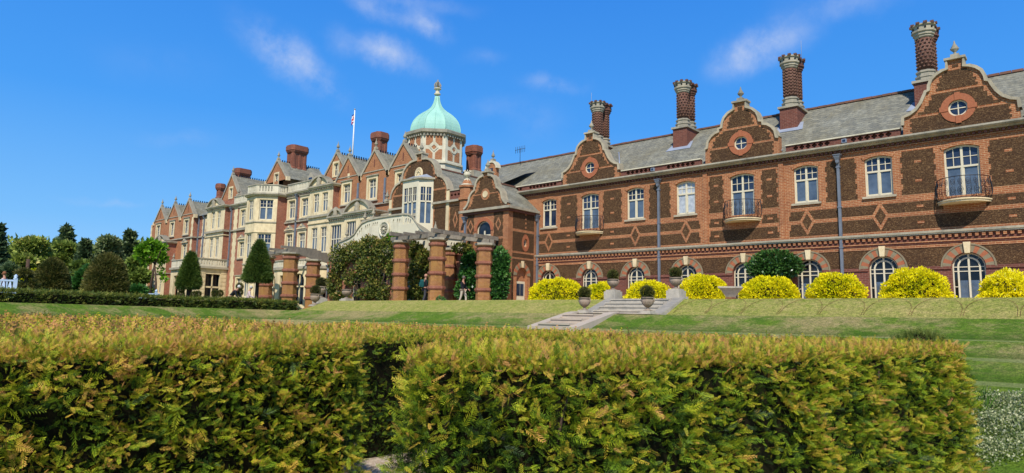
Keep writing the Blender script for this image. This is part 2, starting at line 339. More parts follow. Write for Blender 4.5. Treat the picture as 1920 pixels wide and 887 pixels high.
def toothed(x0, x1, z0, z1, t=.07, step=.235):
    n = max(1, int(round((z1-z0)/step))); h = (z1-z0)/n; p = []
    for i in range(n):
        d = t if i % 2 else 0; p += [(x1-d, z0+i*h), (x1-d, z0+(i+1)*h)]
    for i in reversed(range(n)):
        d = t if i % 2 else 0; p += [(x0+d, z0+(i+1)*h), (x0+d, z0+i*h)]
    return p

# ------------------------------------------------------------------ windows (local: opening centre x=0, sill z=0, wall face y=0)
WCACHE = {}
def window(parent, x, y, z, w, h, kind='cross', rise=0.0, rot=0.0, sill=True, glass='glass', stonefr=False, rec=.1, label=None):
    key = (round(w, 2), round(h, 2), kind, round(rise, 2), sill, glass, stonefr, rec)
    if key not in WCACHE:
        f = MB(); g = MB(); s = MB(); fm = 'stone' if stonefr else 'paint'; hw = w/2; b = .07
        out = seghead(-hw, hw, 0, h, rise) if rise else rect(-hw, hw, 0, h)
        inn = seghead(-hw+b, hw-b, b, h-b, rise*.9) if rise else rect(-hw+b, hw-b, b, h-b)
        f.sheet(out, [inn], rec, .06, fm)
        tz = h*.62 if kind in ('cross', 'french') else h*.5
        top = h-b
        f.box(-.045, .045, rec-.005, rec+.06, b, top, fm)
        if kind != 'sash': f.box(-hw+b, hw-b, rec-.008, rec+.06, tz-.04, tz+.04, fm)
        else: f.box(-hw+b, hw-b, rec-.008, rec+.06, tz-.025, tz+.025, fm)
        if kind in ('cross', 'french'):
            for sx in (-1, 1):
                cxm = sx*(hw-b+.045)/2; f.box(cxm-.014, cxm+.014, rec+.02, rec+.055, tz+.04, top, fm)
                zz = (tz+top)/2; xa, xb = sorted((sx*.045, sx*(hw-b))); f.box(xa, xb, rec+.022, rec+.057, zz-.014, zz+.014, fm)
                f.box(xa, xb, rec+.02, rec+.058, b, b+.05, fm)
                f.box(xa, xa+.03, rec+.02, rec+.058, b, tz-.04, fm); f.box(xb-.03, xb, rec+.02, rec+.058, b, tz-.04, fm)
        elif kind == 'mullion':
            for sx in (-1, 1): f.box(sx*hw*.5-.03, sx*hw*.5+.03, rec-.004, rec+.055, b, top, fm)
        lo = 'blind' if glass == 'blind' else glass
        if glass in ('net',): up_ = 'net'; lo = 'net'
        else: up_ = 'glass'
        if glass == 'glass_dark': up_ = 'glass_dark'
        g.flat(rect(-hw+b-.01, hw-b+.01, b-.01, tz), rec+.045, lo); 
        g.flat(rect(-hw+b-.01, hw-b+.01, tz, h-b*.5), rec+.045, up_)
        if sill: s.box(-hw-.12, hw+.12, -.09, rec+.02, -.1, 0.0, 'coping')
        WCACHE[key] = (f.mesh('window'), g.mesh('pane'), s.mesh('sill') if sill else None)
    f, g, s = WCACHE[key]
    o = link('window', f, parent, (x, y, z), rot); link('pane', g, o)
    if s: link('sill', s, o)
    if label: o['label'] = label
    return o

# ================================================================== TERRAIN
PN = [(-400, 0), (6, 0.0), (9.3, .05), (10.9, .42), (11.2, .48), (11.9, .50), (12.0, .52), (12.7, .77), (13.5, .785), (14.3, 1.08), (15.25, 1.10), (16.0, 1.40), (16.5, 1.415),
      (17.8, 1.86), (20.6, 1.885), (22.0, 2.48), (60, 2.5), (900, 2.5)]
# west terrace returning towards the viewer
WA = Vector((on_z(570, 583, 1.87)[0], 20.0)); WA = Vector((-32.8, 20.0)); WB = Vector((-28.2, 5.6))
wn = (WB-WA); wn = Vector((-wn.y, wn.x)).normalized()
if wn.x < 0: wn = -wn
def prof(v, P):
    for (a, za), (b, zb) in zip(P, P[1:]):
        if v <= b: return za+(zb-za)*(v-a)/(b-a) if b > a else zb
    return P[-1][1]
def ground(x, y):
    pn = prof(y, PN)
    if y > 20.6:   # the upper terrace ends on the left in a grass bank
        k = min(1, max(0, (-(x)-33.6-(y-22)*.15)/2.2)); k = k*k*(3-2*k); pn = pn*(1-k)+1.88*k
    d = (Vector((x, y))-WA).dot(wn)      # >0 east of the edge
    w = prof(-d, [(-400, -5), (-5, -.05), (-3.2, .9), (-1.9, 1.38), (-1.5, 1.40), (-.0, 1.87), (2, 1.88), (4000, 1.95)])
    if y > 20.6: return max(pn, 1.88)
    return max(pn, w)
def grid(xs, ys, fn, m, name, dz=0.0):
    vs = [(x, y, fn(x, y)+dz) for y in ys for x in xs]; nx = len(xs)
    fs = [(j*nx+i, j*nx+i+1, (j+1)*nx+i+1, (j+1)*nx+i) for j in range(len(ys)-1) for i in range(nx-1)]
    me = bpy.data.meshes.new(name); me.from_pydata(vs, [], fs); me.materials.append(M[m]); me.update()
    o = link(name, me); o['kind'] = 'structure'; return o
xs = [-900, -400, -200, -130, -100, -80, -60, -50, -45] + [-42+i*.35 for i in range(120)] + [0.5, 1, 2, 4, 8, 14, 25, 60, 150, 400]
ys = sorted(set([-300, -100, -40, -15, -8, -4, -1, 1, 2, 3, 4, 5, 5.6, 6, 7, 8, 8.7, 9.3, 10, 10.5, 10.9, 11.2, 11.9, 12.0, 12.7, 13.5, 14.3, 15.25, 16, 16.5, 16.9, 17.35, 17.8, 18.5, 19.2, 20, 20.6, 21.05, 21.5, 21.9, 22.0, 22.2, 23, 24, 26, 30, 35, 45, 60, 100, 200, 400, 900]))
grid(xs, ys, ground, 'lawn', 'lawn')
b = MB(); b.add([(-27, -6, .004), (-.95, -6, .004), (-.95, 9.2, .004), (-27, 9.2, .004)], [(0, 1, 2, 3)], 'gravel'); o = b.build('gravel_path'); o['kind'] = 'structure'
b = MB(); b.add([(-60, 24.2, 2.52), (6, 24.2, 2.52), (6, 33.2, 2.52), (-33, 33.2, 2.52), (-60, 33, 2.52)], [(0, 1, 2), (0, 2, 3, 4)], 'gravel')
b.v = [(x, y, ground(x, y)+.02) for x, y, z in b.v]; b.v[0] = (-33, 24.2, 2.51); b.v[4] = (-33.1, 33, 2.51); o = b.build('terrace_path'); o['kind'] = 'structure'

# ================================================================== EAST WING (brick and brown stone)
XC = [-3.85-3.157*k for k in range(-1, 8)]       # bay centres, right to left
GB = {1: 'c', 4: 'v', 7: 'c'}                    # index in XC of the gabled bays
YW = 33.0
wing = thing('mansion_wing', 'long two-storey wing of orange brick and dark brown stone with scrolled gables', 'building', (-14, YW, 2.48))
def wb(mb, name, label=None):
    for i, p in enumerate(mb.v): mb.v[i] = (p[0]+14, p[1]-YW, p[2]-2.48)
    o = mb.build(name, wing)
    if label: o['label'] = label
    return o
X0, X1 = -30.9, 3.0
w = MB(); holes = []
for i, xc in enumerate(XC):
    if xc-.7 > X0 and xc+.7 < X1:
        if i in GB: holes.append(seghead(xc-.63, xc+.63, 6.96, 9.35, .14))
        else: holes.append(seghead(xc-.565, xc+.565, 7.5, 9.35, .12))
        holes.append(arched(xc, .58, 2.62, 4.18))
w.sheet(rect(X0, X1, 5.6, 10.04), [h for h in holes if h[0][1] > 5], YW, .22, 'brick')
w.sheet(rect(X0, X1, 2.2, 5.6), [h for h in holes if h[0][1] < 5], YW, .30, 'brick_dark')
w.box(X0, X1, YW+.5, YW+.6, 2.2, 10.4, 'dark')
w.box(X1-.01, X1+.3, YW, YW+8, 2.2, 10.4, 'brick'); w.box(-35.4, X0-.001, YW, YW+.6, 7.5, 10.38, 'brick')
c13 = XC[4]
# carr stone panels, 8 mm proud
def carrpan(pts, d=.008): w.flat(pts, YW-d, 'carr')
def block(x, z, hw=.13, hh=.055): w.flat(rect(x-hw, x+hw, z-hh, z+hh), YW-.014, 'brick')
ed = []
for i, xc in enumerate(XC):
    if not (xc-2 > X0-.5 and xc < X1): continue
    if i in GB:
        for s in (-1, 1):
            a, b_ = (.98, 1.82) if i == 4 else (.93, 2.27)
            x0, x1 = sorted((xc+s*a, xc+s*b_))
            carrpan(toothed(x0, x1, 7.43, 9.38)); m_ = (x0+x1)/2
            for z in (8.87, 8.02): block(m_, z)
            if i == 4:
                carrpan(toothed(x0, x1+.0, 6.66, 7.10)); 
            for z in (6.88, 6.17): w.flat(rect(m_-.13, m_+.13, z-.055, z+.055), YW-.022, 'brick')
for i in range(len(XC)-1):
    if i not in GB and i+1 not in GB:
        x1, x0 = XC[i]-.565-.33, XC[i+1]+.565+.33
        if x0 > X0 and x1 < X1: carrpan(toothed(x0, x1, 7.43, 9.38))
segs = []
edges = [X0+.1, c13-2.12, c13-1.82, c13+1.82, c13+2.12, X1]
for a, b_ in ((X0+.1, c13-2.32), (c13+2.32, X1)):
    carrpan(toothed(a, b_, 6.66, 7.10)); carrpan(toothed(a, b_, 5.89, 6.47))
carrpan(toothed(c13-1.82, c13+1.82, 5.89, 6.47))
for i, xc in enumerate(XC):
    if i in GB: 
        w.flat(rect(xc-.75, xc+.75, 6.47, 7.2), YW-.016, 'brick')
        continue
    if xc-.7 < X0 or xc > X1: continue
    dz, dx = .66, .36
    w.flat([(xc-dx, 6.57), (xc, 6.57-dz), (xc+dx, 6.57), (xc, 6.57+dz)], YW-.016, 'brick')
    w.flat([(xc-dx*.62, 6.57), (xc, 6.57-dz*.62), (xc+dx*.62, 6.57), (xc, 6.57+dz*.62)], YW-.022, 'carr')
# ground floor carr stone between the arches
prev = X1
for xc in [x for x in XC if X0 < x-.7 and x < X1]+[X0-.7]:
    a, b_ = max(xc+1.0, X0+.05), prev
    if xc == XC[0]: b_ = X1
    # panel shaped around the arch rings: stack of strips
    for k in range(10):
        z0 = 4.25+k*.078; z1 = z0+.078; zz = (z0+z1)/2-4.18; rr = math.sqrt(max(0, .97**2-zz*zz)) if zz < .97 else 0
        w.add([(xc+rr if xc > X0 else X0+.05, YW-.008, z0), ((prev-rr) if prev < X1 else X1, YW-.008, z0), ((prev-rr) if prev < X1 else X1, YW-.008, z1), (xc+rr if xc > X0 else X0+.05, YW-.008, z1)], [(0, 1, 2, 3)], 'carr')
    prev = xc
w.box(X0, X1, YW-.03, YW+.01, 5.05, 5.17, 'brick')
wb(w, 'wall')
# projecting pilaster strips of the middle gable bay
for s in (-1, 1):
    p = MB(); p.box(c13+s*2.0-.12, c13+s*2.0+.12, YW-.07, YW+.02, 5.76, 9.66, 'brick'); wb(p, 'pilaster')
# impost band, string course, cornice
p = MB(); prev = X1
for xc in [x for x in XC if X0 < x-.7 and x < X1]+[X0-.58]:
    p = MB(); p.box(xc+.60, prev-.60 if prev < X1 else X1, YW-.05, YW+.01, 4.10, 4.22, 'brick_dark'); prev = xc; wb(p, 'impost_band')
p = MB(); p.box(X0, X1, YW-.20, YW+.01, 5.66, 5.75, 'stone_grey'); p.box(X0, X1, YW-.15, YW+.005, 5.60, 5.66, 'stone_white')
wb(p, 'string_course')
p = MB(); p.box(X0, X1, YW-.035, YW+.006, 5.20, 5.60, 'brick_dark')
x = X0+.1
while x < X1-.1:
    p.box(x, x+.12, YW-.12, YW, 5.44, 5.58, 'brick'); x += .235
p.box(X0, X1, YW-.07, YW, 5.27, 5.33, 'brick'); wb(p, 'dentil_band')
p = MB()
prof_c = [(-.34, 10.06), (-.36, 9.98), (-.30, 9.92), (-.22, 9.90), (-.16, 9.84), (0.01, 9.84), (0.01, 10.06)]
vs = [(X0, YW+y, z) for y, z in prof_c]+[(X1, YW+y, z) for y, z in prof_c]; n = len(prof_c)
p.add(vs, [(i, (i+1) % n, n+(i+1) % n, n+i) for i in range(n)]+[tuple(range(n)), tuple(range(n, 2*n))], 'stone_grey')
x = X0+.1
while x < X1-.1: p.box(x, x+.10, YW-.13, YW, 9.70, 9.82, 'brick_dark'); x += .20
p.box(X0, X1, YW-.06, YW, 9.62, 9.69, 'brick'); wb(p, 'cornice')
# pierced parapet between gables
def quatre(cx, cz, r=.055, g=.072):
    pts = []
    for (dx, dz, a0) in ((g, 0, -PI/2), (0, g, 0), (-g, 0, PI/2), (0, -g, PI)):
        pts += [(cx+dx+r*math.cos(a0+PI*k/5), cz+dz+r*math.sin(a0+PI*k/5)) for k in range(6)]
    return pts
spans = [(XC[1]+2.25, X1), (c13+2.25, XC[1]-2.2), (XC[7]+2.2, c13-2.25), (-31.0, XC[7]-2.2)]
for a, b_ in spans:
    p = MB(); hs_ = []; n = int((b_-a-.5)/.29); mid = (a+b_)/2; half = n//2
    for k in range(n):
        x = mid+(k-(n-1)/2)*.29
        if abs(x-mid) < .42: continue
        hs_.append(quatre(x, 10.285))
    p.sheet(rect(a, b_, 10.061, 10.44), hs_, YW+.02, .13, 'brick_dark'); p.box(a, b_, YW+.16, YW+.2, 10.0, 10.44, 'brick_dark')
    p.box(a, b_, YW-.04, YW+.24, 10.44, 10.50, 'stone_white'); wb(p, 'parapet')
# gables
def gable_pts(kind):
    if kind == 'c': h = [(2.08, 0), (2.08, .50), (2.05, .86), (1.80, .95), (1.55, 1.12), (1.35, 1.38), (1.20, 1.70), (1.14, 1.86), (1.02, 1.90), (1.0, 2.10), (.90, 2.36), (.72, 2.54), (.50, 2.66), (.30, 2.70), (.30, 3.06)]
    elif kind == 'v': h = [(1.96, 0), (1.96, .90), (1.84, .92), (1.78, 1.26), (1.62, 1.50), (1.40, 1.66), (1.18, 1.72), (1.17, 1.88), (1.0, 1.92), (.97, 2.16), (.86, 2.42), (.64, 2.64), (.32, 2.79), (.32, 3.10)]
    return h
def gable_block(xc, z0, Y, pts, build, kx=1.0, kz=1.0, rw=.14, face='carr', edge='brick', cop='coping', bands=(.85, 1.72), circle=None, th=.35, grain=True, ztop=None):
    """a shaped gable: wall part (brick edge and stone field), coping and apex pedestal"""
    P = [(x*kx, z*kz) for x, z in pts]; full = [(xc+x, z0+z) for x, z in P]+[(xc-x, z0+z) for x, z in reversed(P)]
    g = MB(); holes = []
    if circle: holes = [arc(xc, z0+circle[0], circle[1], 0, 2*PI, 24)[:-1]]
    g.sheet(full, holes, Y, .25, edge); g.sheet(full, [], Y+th, .01, edge)
    n = len(full); g.add([(x, Y, z) for x, z in full]+[(x, Y+th, z) for x, z in full], [(i, (i+1) % n, n+(i+1) % n, n+i) for i in range(n)], edge)
    # carr stone field: shrunk profile cut in bands
    def halfw(z):
        for (xa, za), (xb, zb) in zip(P, P[1:]):
            if za <= z <= zb and zb > za: return xa+(xb-xa)*(z-za)/(zb-za)
        return P[-1][0]
    top = P[-1][1]-.22; z = .06; nlay = 24; dz = (top-.06)/nlay
    for k in range(nlay):
        za, zb = z+k*dz, z+(k+1)*dz; zm = (za+zb)/2
        if any(abs(zm-b*kz) < .055 for b in bands): continue
        inset = .34 if zm < P[-2][1]-.35 else .26
        hw_ = min(halfw(za), halfw(zb))-inset+(.07 if k % 2 else 0)
        if zm > P[-2][1]-.12: hw_ = min(hw_, .17)
        if hw_ < .08: continue
        if circle and abs(zm-circle[0]) < circle[1]+.26:
            q = math.sqrt(max(0, (circle[1]+.24)**2-(zm-circle[0])**2))
            if q >= hw_: continue
            for s in (-1, 1):
                a, b_ = sorted((xc+s*q, xc+s*hw_)); g.flat(rect(a, b_, z0+za, z0+zb), Y-.01, face)
        else: g.flat(rect(xc-hw_, xc+hw_, z0+za, z0+zb), Y-.01, face)
    build(g, 'gable_wall')
    c = MB(); path = full[1:-1]; m_ = len(path)
    def off(i, d):
        a = Vector(path[max(i-1, 0)]); b_ = Vector(path[min(i+1, m_-1)]); t = (b_-a).normalized(); nn = Vector((t.y, -t.x)); return Vector(path[i])+nn*d
    nz = [off(i, 0) for i in range(m_)]; ou = [off(i, .07) for i in range(m_)]; inn = [off(i, -rw*.4) for i in range(m_)]
    if (ou[m_//2]-Vector((xc, z0))).length < (nz[m_//2]-Vector((xc, z0))).length: ou = [off(i, -.07) for i in range(m_)]; inn = [off(i, rw*.4) for i in range(m_)]
    for A, B, ya, yb in ((inn, ou, Y-.10, Y+th+.05),):
        vs = [(p.x, ya, p.y) for p in A]+[(p.x, ya, p.y) for p in B]+[(p.x, yb, p.y) for p in B]+[(p.x, yb, p.y) for p in A]
        fs = []
        for i in range(m_-1):
            if abs(path[i][0]+path[i+1][0]-2*xc) < 1e-4: continue
            fs += [(i, i+1, m_+i+1, m_+i), (m_+i, m_+i+1, 2*m_+i+1, 2*m_+i), (2*m_+i, 2*m_+i+1, 3*m_+i+1, 3*m_+i), (3*m_+i, 3*m_+i+1, i+1, i)]
        c.add(vs, fs, cop)
    pw = P[-1][0]+.04; zt = z0+P[-1][1]
    c.box(xc-pw-.05, xc+pw+.05, Y-.14, Y+th+.08, zt, zt+.10, cop); build(c, 'coping')
    f = MB(); f.box(xc-.16, xc+.16, Y-.02, Y+.30, zt+.10, zt+.26, 'stone_grey')
    f.lathe([(.10, .26), (.05, .34), (.05, .38), (.15, .48), (.17, .54), (.12, .58), (.13, .60), (.07, .70), (.03, .80), (.035, .83), (.01, .90)], xc, Y+.14, 'stone_grey', 12, cz=zt)
    build(f, 'finial')
    return full
def round_window(xc, zc, Y, r, build, parent, off_, ring=.27):
    rw_ = MB(); n = 28
    a = arc(xc, zc, r+ring, 0, 2*PI, n)[:-1]; b_ = arc(xc, zc, r+.005, 0, 2*PI, n)[:-1]
    vs = [(x, Y-.04, z) for x, z in a]+[(x, Y-.04, z) for x, z in b_]+[(x, Y+.0, z) for x, z in a]+[(x, Y+.12, z) for x, z in b_]
    fs = []
    for i in range(n):
        j = (i+1) % n; fs += [(i, j, n+j, n+i), (i, j, 2*n+j, 2*n+i), (n+i, n+j, 3*n+j, 3*n+i)]
    rw_.add(vs, fs, 'rubbed')
    for q in (0, PI/2, PI, 3*PI/2):
        cx_, cz_ = xc+(r+ring*.55)*math.cos(q), zc+(r+ring*.55)*math.sin(q); rw_.box(cx_-(.1 if q % PI else ring*.62), cx_+(.1 if q % PI else ring*.62), Y-.06, Y-.03, cz_-(ring*.62 if q % PI else .1), cz_+(ring*.62 if q % PI else .1), 'rubbed')
    build(rw_, 'brick_ring')
    f = MB(); f.sheet(arc(xc, zc, r, 0, 2*PI, n)[:-1], [arc(xc, zc, r-.065, 0, 2*PI, n)[:-1]], Y+.06, .05, 'paint')
    f.box(xc-.02, xc+.02, Y+.065, Y+.1, zc-r+.05, zc+r-.05, 'paint'); f.box(xc-r+.05, xc+r-.05, Y+.063, Y+.098, zc-.02, zc+.02, 'paint')
    o = build(f, 'round_window'); g = MB(); g.flat(arc(xc, zc, r-.05, 0, 2*PI, n)[:-1], Y+.09, 'glass')
    g.v = [(p[0]+off_[0], p[1]+off_[1], p[2]+off_[2]) for p in g.v]; g.build('pane', o)
for i, kind in GB.items():
    gable_block(XC[i], 10.05, YW-.03, gable_pts(kind), wb, circle=(.92, .36))
    round_window(XC[i], 10.97, YW-.03, .36, wb, wing, (14, -YW, -2.48))
# roofs
p = MB(); rY, rZ, eY, eZ = 37.5, 13.5, YW+.25, 10.22
p.add([(X0-4.6, eY, eZ), (X1+2, eY, eZ), (X1+2, rY, rZ), (X0-4.6, rY, rZ), (X0-4.6, rY+4.3, eZ), (X1+2, rY+4.3, eZ)], [(0, 1, 2, 3), (3, 2, 5, 4), (0, 3, 4), (1, 5, 2)], 'slate')
for i in GB:
    xc = XC[i]; zt = 12.55; yb = eY+(zt-eZ)/(rZ-eZ)*(rY-eY)
    p.add([(xc-1.95, YW+.3, eZ+.05), (xc+1.95, YW+.3, eZ+.05), (xc, YW+.3, zt), (xc, yb, zt+.02), (xc-1.95, eY+.1, eZ+.05), (xc+1.95, eY+.1, eZ+.05)], [(0, 2, 3), (1, 3, 2), (0, 3, 4), (1, 5, 3), (0, 1, 2)], 'slate')
    for s in (-1, 1): p.tube([(xc+s*1.97, eY+.02, eZ+.1), (xc, yb, zt+.05)], .05, 'lead', 5)
o = wb(p, 'roof')
p = MB(); x = X0-4.6
while x < X1+2: p.box(x, x+.43, rY-.13, rY+.13, rZ-.03, rZ+.075+random.uniform(-.01, .012), 'tile_ridge'); x += .45
p.v = [(q[0]+14, q[1]-YW, q[2]-2.48) for q in p.v]; p.build('ridge_tiles', o)
# clustered chimneys
def chimney_wing(px, pat):
    xc = fx(px, 160, 36.3)
    c = MB(); y0 = 35.75
    def zs(p): k = 1.10 if p[2] > 13.4 else 1.0; return (xc+(p[0]-xc)*k, p[1], 13.3+(p[2]-13.3)*.865 if p[2] > 13.3 else p[2])
    c.box(xc-.46, xc+.46, y0-.1, y0+1.55, 11.6, 13.25, 'brick_dark'); c.box(xc-.54, xc+.54, y0-.18, y0+1.63, 13.25, 13.38, 'stone_grey')
    for k, yy in enumerate((y0+.32, y0+1.12)):
        c.lathe([(.40, 13.38), (.40, 13.55), (.43, 13.58), (.43, 13.66), (.36, 13.72), (.36, 13.82), (.40, 13.86), (.40, 13.93), (.33, 14.0)], xc, yy, 'stone_grey', 8, False, PI/8)
        c.lathe([(.31, 13.98), (.31, 15.92)], xc, yy, 'brick_chim', 16)
        if pat:   # moulded relief on the shaft
            for row in range(9):
                for q in range(12):
                    a = 2*PI*(q+.5*(row % 2 if pat == 2 else 0))/12; z = 14.12+row*.195
                    if pat == 1:
                        for hh, da in ((.0, .0), (.05, .10), (.10, .18), (.05, .28), (.0, .38)):
                            c.box(xc+.32*math.cos(a+da)-.022, xc+.32*math.cos(a+da)+.022, yy+.32*math.sin(a+da)-.022, yy+.32*math.sin(a+da)+.022, z+hh, z+hh+.045, 'relief')
                    else:
                        px_, py_ = xc+.322*math.cos(a), yy+.322*math.sin(a)
                        c.box(px_-.04, px_+.04, py_-.04, py_+.04, z+.05, z+.09, 'relief'); c.box(px_-.012, px_+.012, py_-.012, py_+.012, z, z+.15, 'relief')
    c.v = [zs(p) for p in c.v]; wb(c, 'chimney_stack')
    k_ = MB()
    for k, yy in enumerate((y0+.32, y0+1.12)):
        k_.lathe([(.32, 15.86), (.37, 15.92), (.37, 16.0), (.42, 16.04), (.42, 16.16), (.48, 16.20), (.48, 16.30), (.43, 16.33), (.43, 16.52), (.49, 16.56), (.49, 16.64), (.3, 16.66), (.3, 16.4)], xc, yy, 'stone_grey' if k == 0 else 'brick_chim', 10, False)
        for q in range(10):
            a = 2*PI*q/10; k_.box(xc+.46*math.cos(a)-.07, xc+.46*math.cos(a)+.07, yy+.46*math.sin(a)-.07, yy+.46*math.sin(a)+.07, 16.60, 16.72, 'brick_chim')
            k_.box(xc+.44*math.cos(a)-.03, xc+.44*math.cos(a)+.03, yy+.44*math.sin(a)-.03, yy+.44*math.sin(a)+.03, 16.36, 16.46, 'dark')
    k_.v = [zs(p) for p in k_.v]; k_.v = [(q[0]+14, q[1]-YW, q[2]-2.48) for q in k_.v]; k_.build('chimney_cap', wing)
    fl = MB(); fl.add([(xc-.8, y0-.42, 11.86), (xc+.8, y0-.42, 11.86), (xc+.62, y0+.4, 12.50), (xc-.62, y0+.4, 12.50)], [(0, 1, 2, 3)], 'lead')
    wb(fl, 'lead_flashing')
for px, pat in ((1124, 1), (1283, 2), (1484, 1), (1739, 2)): chimney_wing(px, pat)
for px, py0, py1 in ((1109, 192, 174), (1503, 108, 76)):
    x = fx(px, py0, 36.2); p = MB(); p.tube([(x, 36.2, 15.7), (x, 36.2, fz(px, py1, 36.2))], .012, 'lead', 4); wb(p, 'lightning_rod')
# windows of the wing
GL = {2: 'blind', 3: 'blind', 5: 'net', 6: 'blind', 8: 'glass'}
for i, xc in enumerate(XC):
    if xc-.7 < X0 or xc+.7 > X1: continue
    wx = xc+14
    if i in GB: window(wing, wx, 0, 6.96-2.48, 1.26, 2.39, 'french', .14, sill=False, glass='blind')
    else: window(wing, wx, 0, 7.5-2.48, 1.13, 1.85, 'cross', .12, glass=GL.get(i, 'blind'))
    # brick heads over the upper windows
    # arched garden door
    f = MB(); f.sheet(arched(0, .58, 0, 1.56), [arched(0, .53, .12, 1.56)], .16, .06, 'paint'); f.sheet(arched(0, .41, .11, 1.56), [arched(0, .345, .20, 1.56)], .15, .06, 'paint')
    f.box(-.035, .035, .14, .21, .12, 2.09, 'paint')
    for z in (1.56, 1.38): f.box(-.53, .53, .155, .20, z-.018, z+.018, 'paint')
    f.box(-.53, -.41, .16, .20, .72, .75, 'paint'); f.box(.41, .53, .16, .20, .72, .75, 'paint')
    f.box(-.53, .53, .155, .205, .12, .22, 'paint')
    for a in (PI*.25, PI*.75): f.tube([(.41*math.cos(a), .18, 1.56+.41*math.sin(a)), (.54*math.cos(a), .18, 1.56+.54*math.sin(a))], .014, 'paint', 4)
    d = f.build('arched_door', wing, (wx, 0, 2.62-2.48)); g = MB(); g.flat(arched(0, .55, .1, 1.56), .195, 'glass_dark'); g.flat(rect(-.34, .34, .2, 1.0), .190, 'blind'); g.build('pane', d)
    g = MB(); g.box(-.62, .62, -.1, .25, -.12, .0, 'stone'); g.build('threshold', d)
    # arch ring of alternating brick and stone with keystone
    r = MB(); n = 15
    for k in range(n):
        a0, a1 = PI*k/n, PI*(k+1)/n; m_ = 'arch_stone' if k % 2 == 0 else 'rubbed'
        q = [(.605*math.cos(a), 4.18+.605*math.sin(a)) for a in (a0, (a0+a1)/2, a1)]; qo = [(.90*math.cos(a), 4.18+.90*math.sin(a)) for a in (a1, (a0+a1)/2, a0)]
        r.prism([(x+xc, z) for x, z in q+qo], YW-.04, YW+.02, m_)
        q = [(.905*math.cos(a), 4.18+.905*math.sin(a)) for a in (a0, (a0+a1)/2, a1)]; qo = [(.97*math.cos(a), 4.18+.97*math.sin(a)) for a in (a1, (a0+a1)/2, a0)]
        r.prism([(x+xc, z) for x, z in q+qo], YW-.06, YW+.02, 'arch_stone')
    wb(r, 'arch_ring')
    r = MB(); r.prism([(xc-.09, 4.74), (xc+.09, 4.74), (xc+.13, 5.20), (xc-.13, 5.20)], YW-.12, YW+.02, 'stone'); wb(r, 'keystone')
# brick window heads (one ring each) 
for i, xc in enumerate(XC):
    if xc-.7 < X0 or xc+.7 > X1: continue
    hw = .63 if i in GB else .565; r = MB(); rise = .14; rad = (hw*hw+rise*rise)/(2*rise); a = math.asin(hw/rad)
    lo = arc(xc, 9.36-rad, rad, PI/2-a*1.06, PI/2+a*1.06, 8); hi = arc(xc, 9.36-rad, rad+.17, PI/2+a*1.06, PI/2-a*1.06, 8)
    r.prism(lo+hi, YW-.03, YW+.01, 'rubbed' if 0 else 'brick'); wb(r, 'window_head')
# drainpipes
def drain(parent, x, y, z0, z1, ox=(0, 0, 0), hop=True, r=.06, offs=None):
    p = MB(); p.box(x-r, x+r, y-.14, y-.02, z0, z1-.3, 'pipe')
    z = z0+.8
    while z < z1-.6: p.box(x-r-.03, x+r+.03, y-.155, y-.01, z, z+.06, 'pipe'); z += 1.9
    p.v = [(q[0]-ox[0], q[1]-ox[1], q[2]-ox[2]) for q in p.v]; o = p.build('drainpipe', parent)
    if hop:
        h = MB(); h.lathe([(.07, -.42), (.10, -.36), (.11, -.26), (.19, -.12), (.20, -.06), (.24, -.04), (.24, 0), (.2, .0)], 0, -.16, 'pipe', 4, False, PI/4)
        h.v = [(q[0]+x-ox[0], q[1]+y-ox[1], q[2]+z1-ox[2]) for q in h.v]; h.build('hopper_head', o)
OW = (-14, YW, 2.48)
for px in (1236.5, 1576): drain(wing, fx(px, 400, YW), YW, 2.5, 9.62, OW)
# balconies
def balcony(xc):
    pl = [(1.0*math.sin(a), -.80*(math.cos(a)-math.cos(1.25))/(1-math.cos(1.25))) for a in np.linspace(-1.25, 1.25, 15)]
    pl = [(x/.95*.93, y) for x, y in pl]
    s = MB(); s.plan([(xc+x, YW+y) for x, y in pl], 6.82, 6.90, 'stone'); s.plan([(xc+x*1.04, YW+y*1.06) for x, y in pl], 6.90, 6.95, 'stone')
    o = wb(s, 'balcony')
    r = MB(); bulge = lambda t: 1+.16*math.sin(t*PI)**1*(1-t)+.04*t
    def P(k, t): return (xc+pl[k][0]*bulge(t)*.97, YW+pl[k][1]*bulge(t)-.01, 6.97+t*.92)
    n = len(pl)
    for t in (.02, .98): r.tube([P(k, t) for k in range(n)], .016, 'iron', 5)
    for k in range(n): r.tube([P(k, t) for t in np.linspace(.0, 1, 6)], .010 if 0 < k < n-1 else .022, 'iron', 4)
    def S(u, t):
        k = min(int(u), n-2); f_ = u-k; a = Vector(P(k, t)); b_ = Vector(P(k+1, t)); return a.lerp(b_, f_)
    for j in range(9):
        uc = 1.0+j*1.5
        for tc_, rad, sg in ((.30, .24, 1), (.70, .19, -1)):
            pts = []
            for q in range(22):
                a = q/21*4.2*PI; rr = rad*(1-q/24); u = min(max(uc+sg*rr*2.6*math.cos(a), 0), n-1.001); t = min(max(tc_+rr*math.sin(a)*.98, .02), .98); pts.append(S(u, t)+Vector((0, -.006, 0)))
            r.tube(pts, .0095, 'iron', 4)
    r.v = [(q[0]+14, q[1]-YW, q[2]-2.48) for q in r.v]; r.build('railing', o)
for i in GB: balcony(XC[i])
# parapet flood lamp boxes
for px, py in ((1583, 275), (1223.5, 321)):
    x = fx(px, py, YW-.1); p = MB(); p.box(x-.10, x+.10, YW-.14, YW+.0, 10.16, 10.34, 'lead'); p.box(x-.07, x+.07, YW-.145, YW-.14, 10.19, 10.31, 'glass'); wb(p, 'lamp_box')

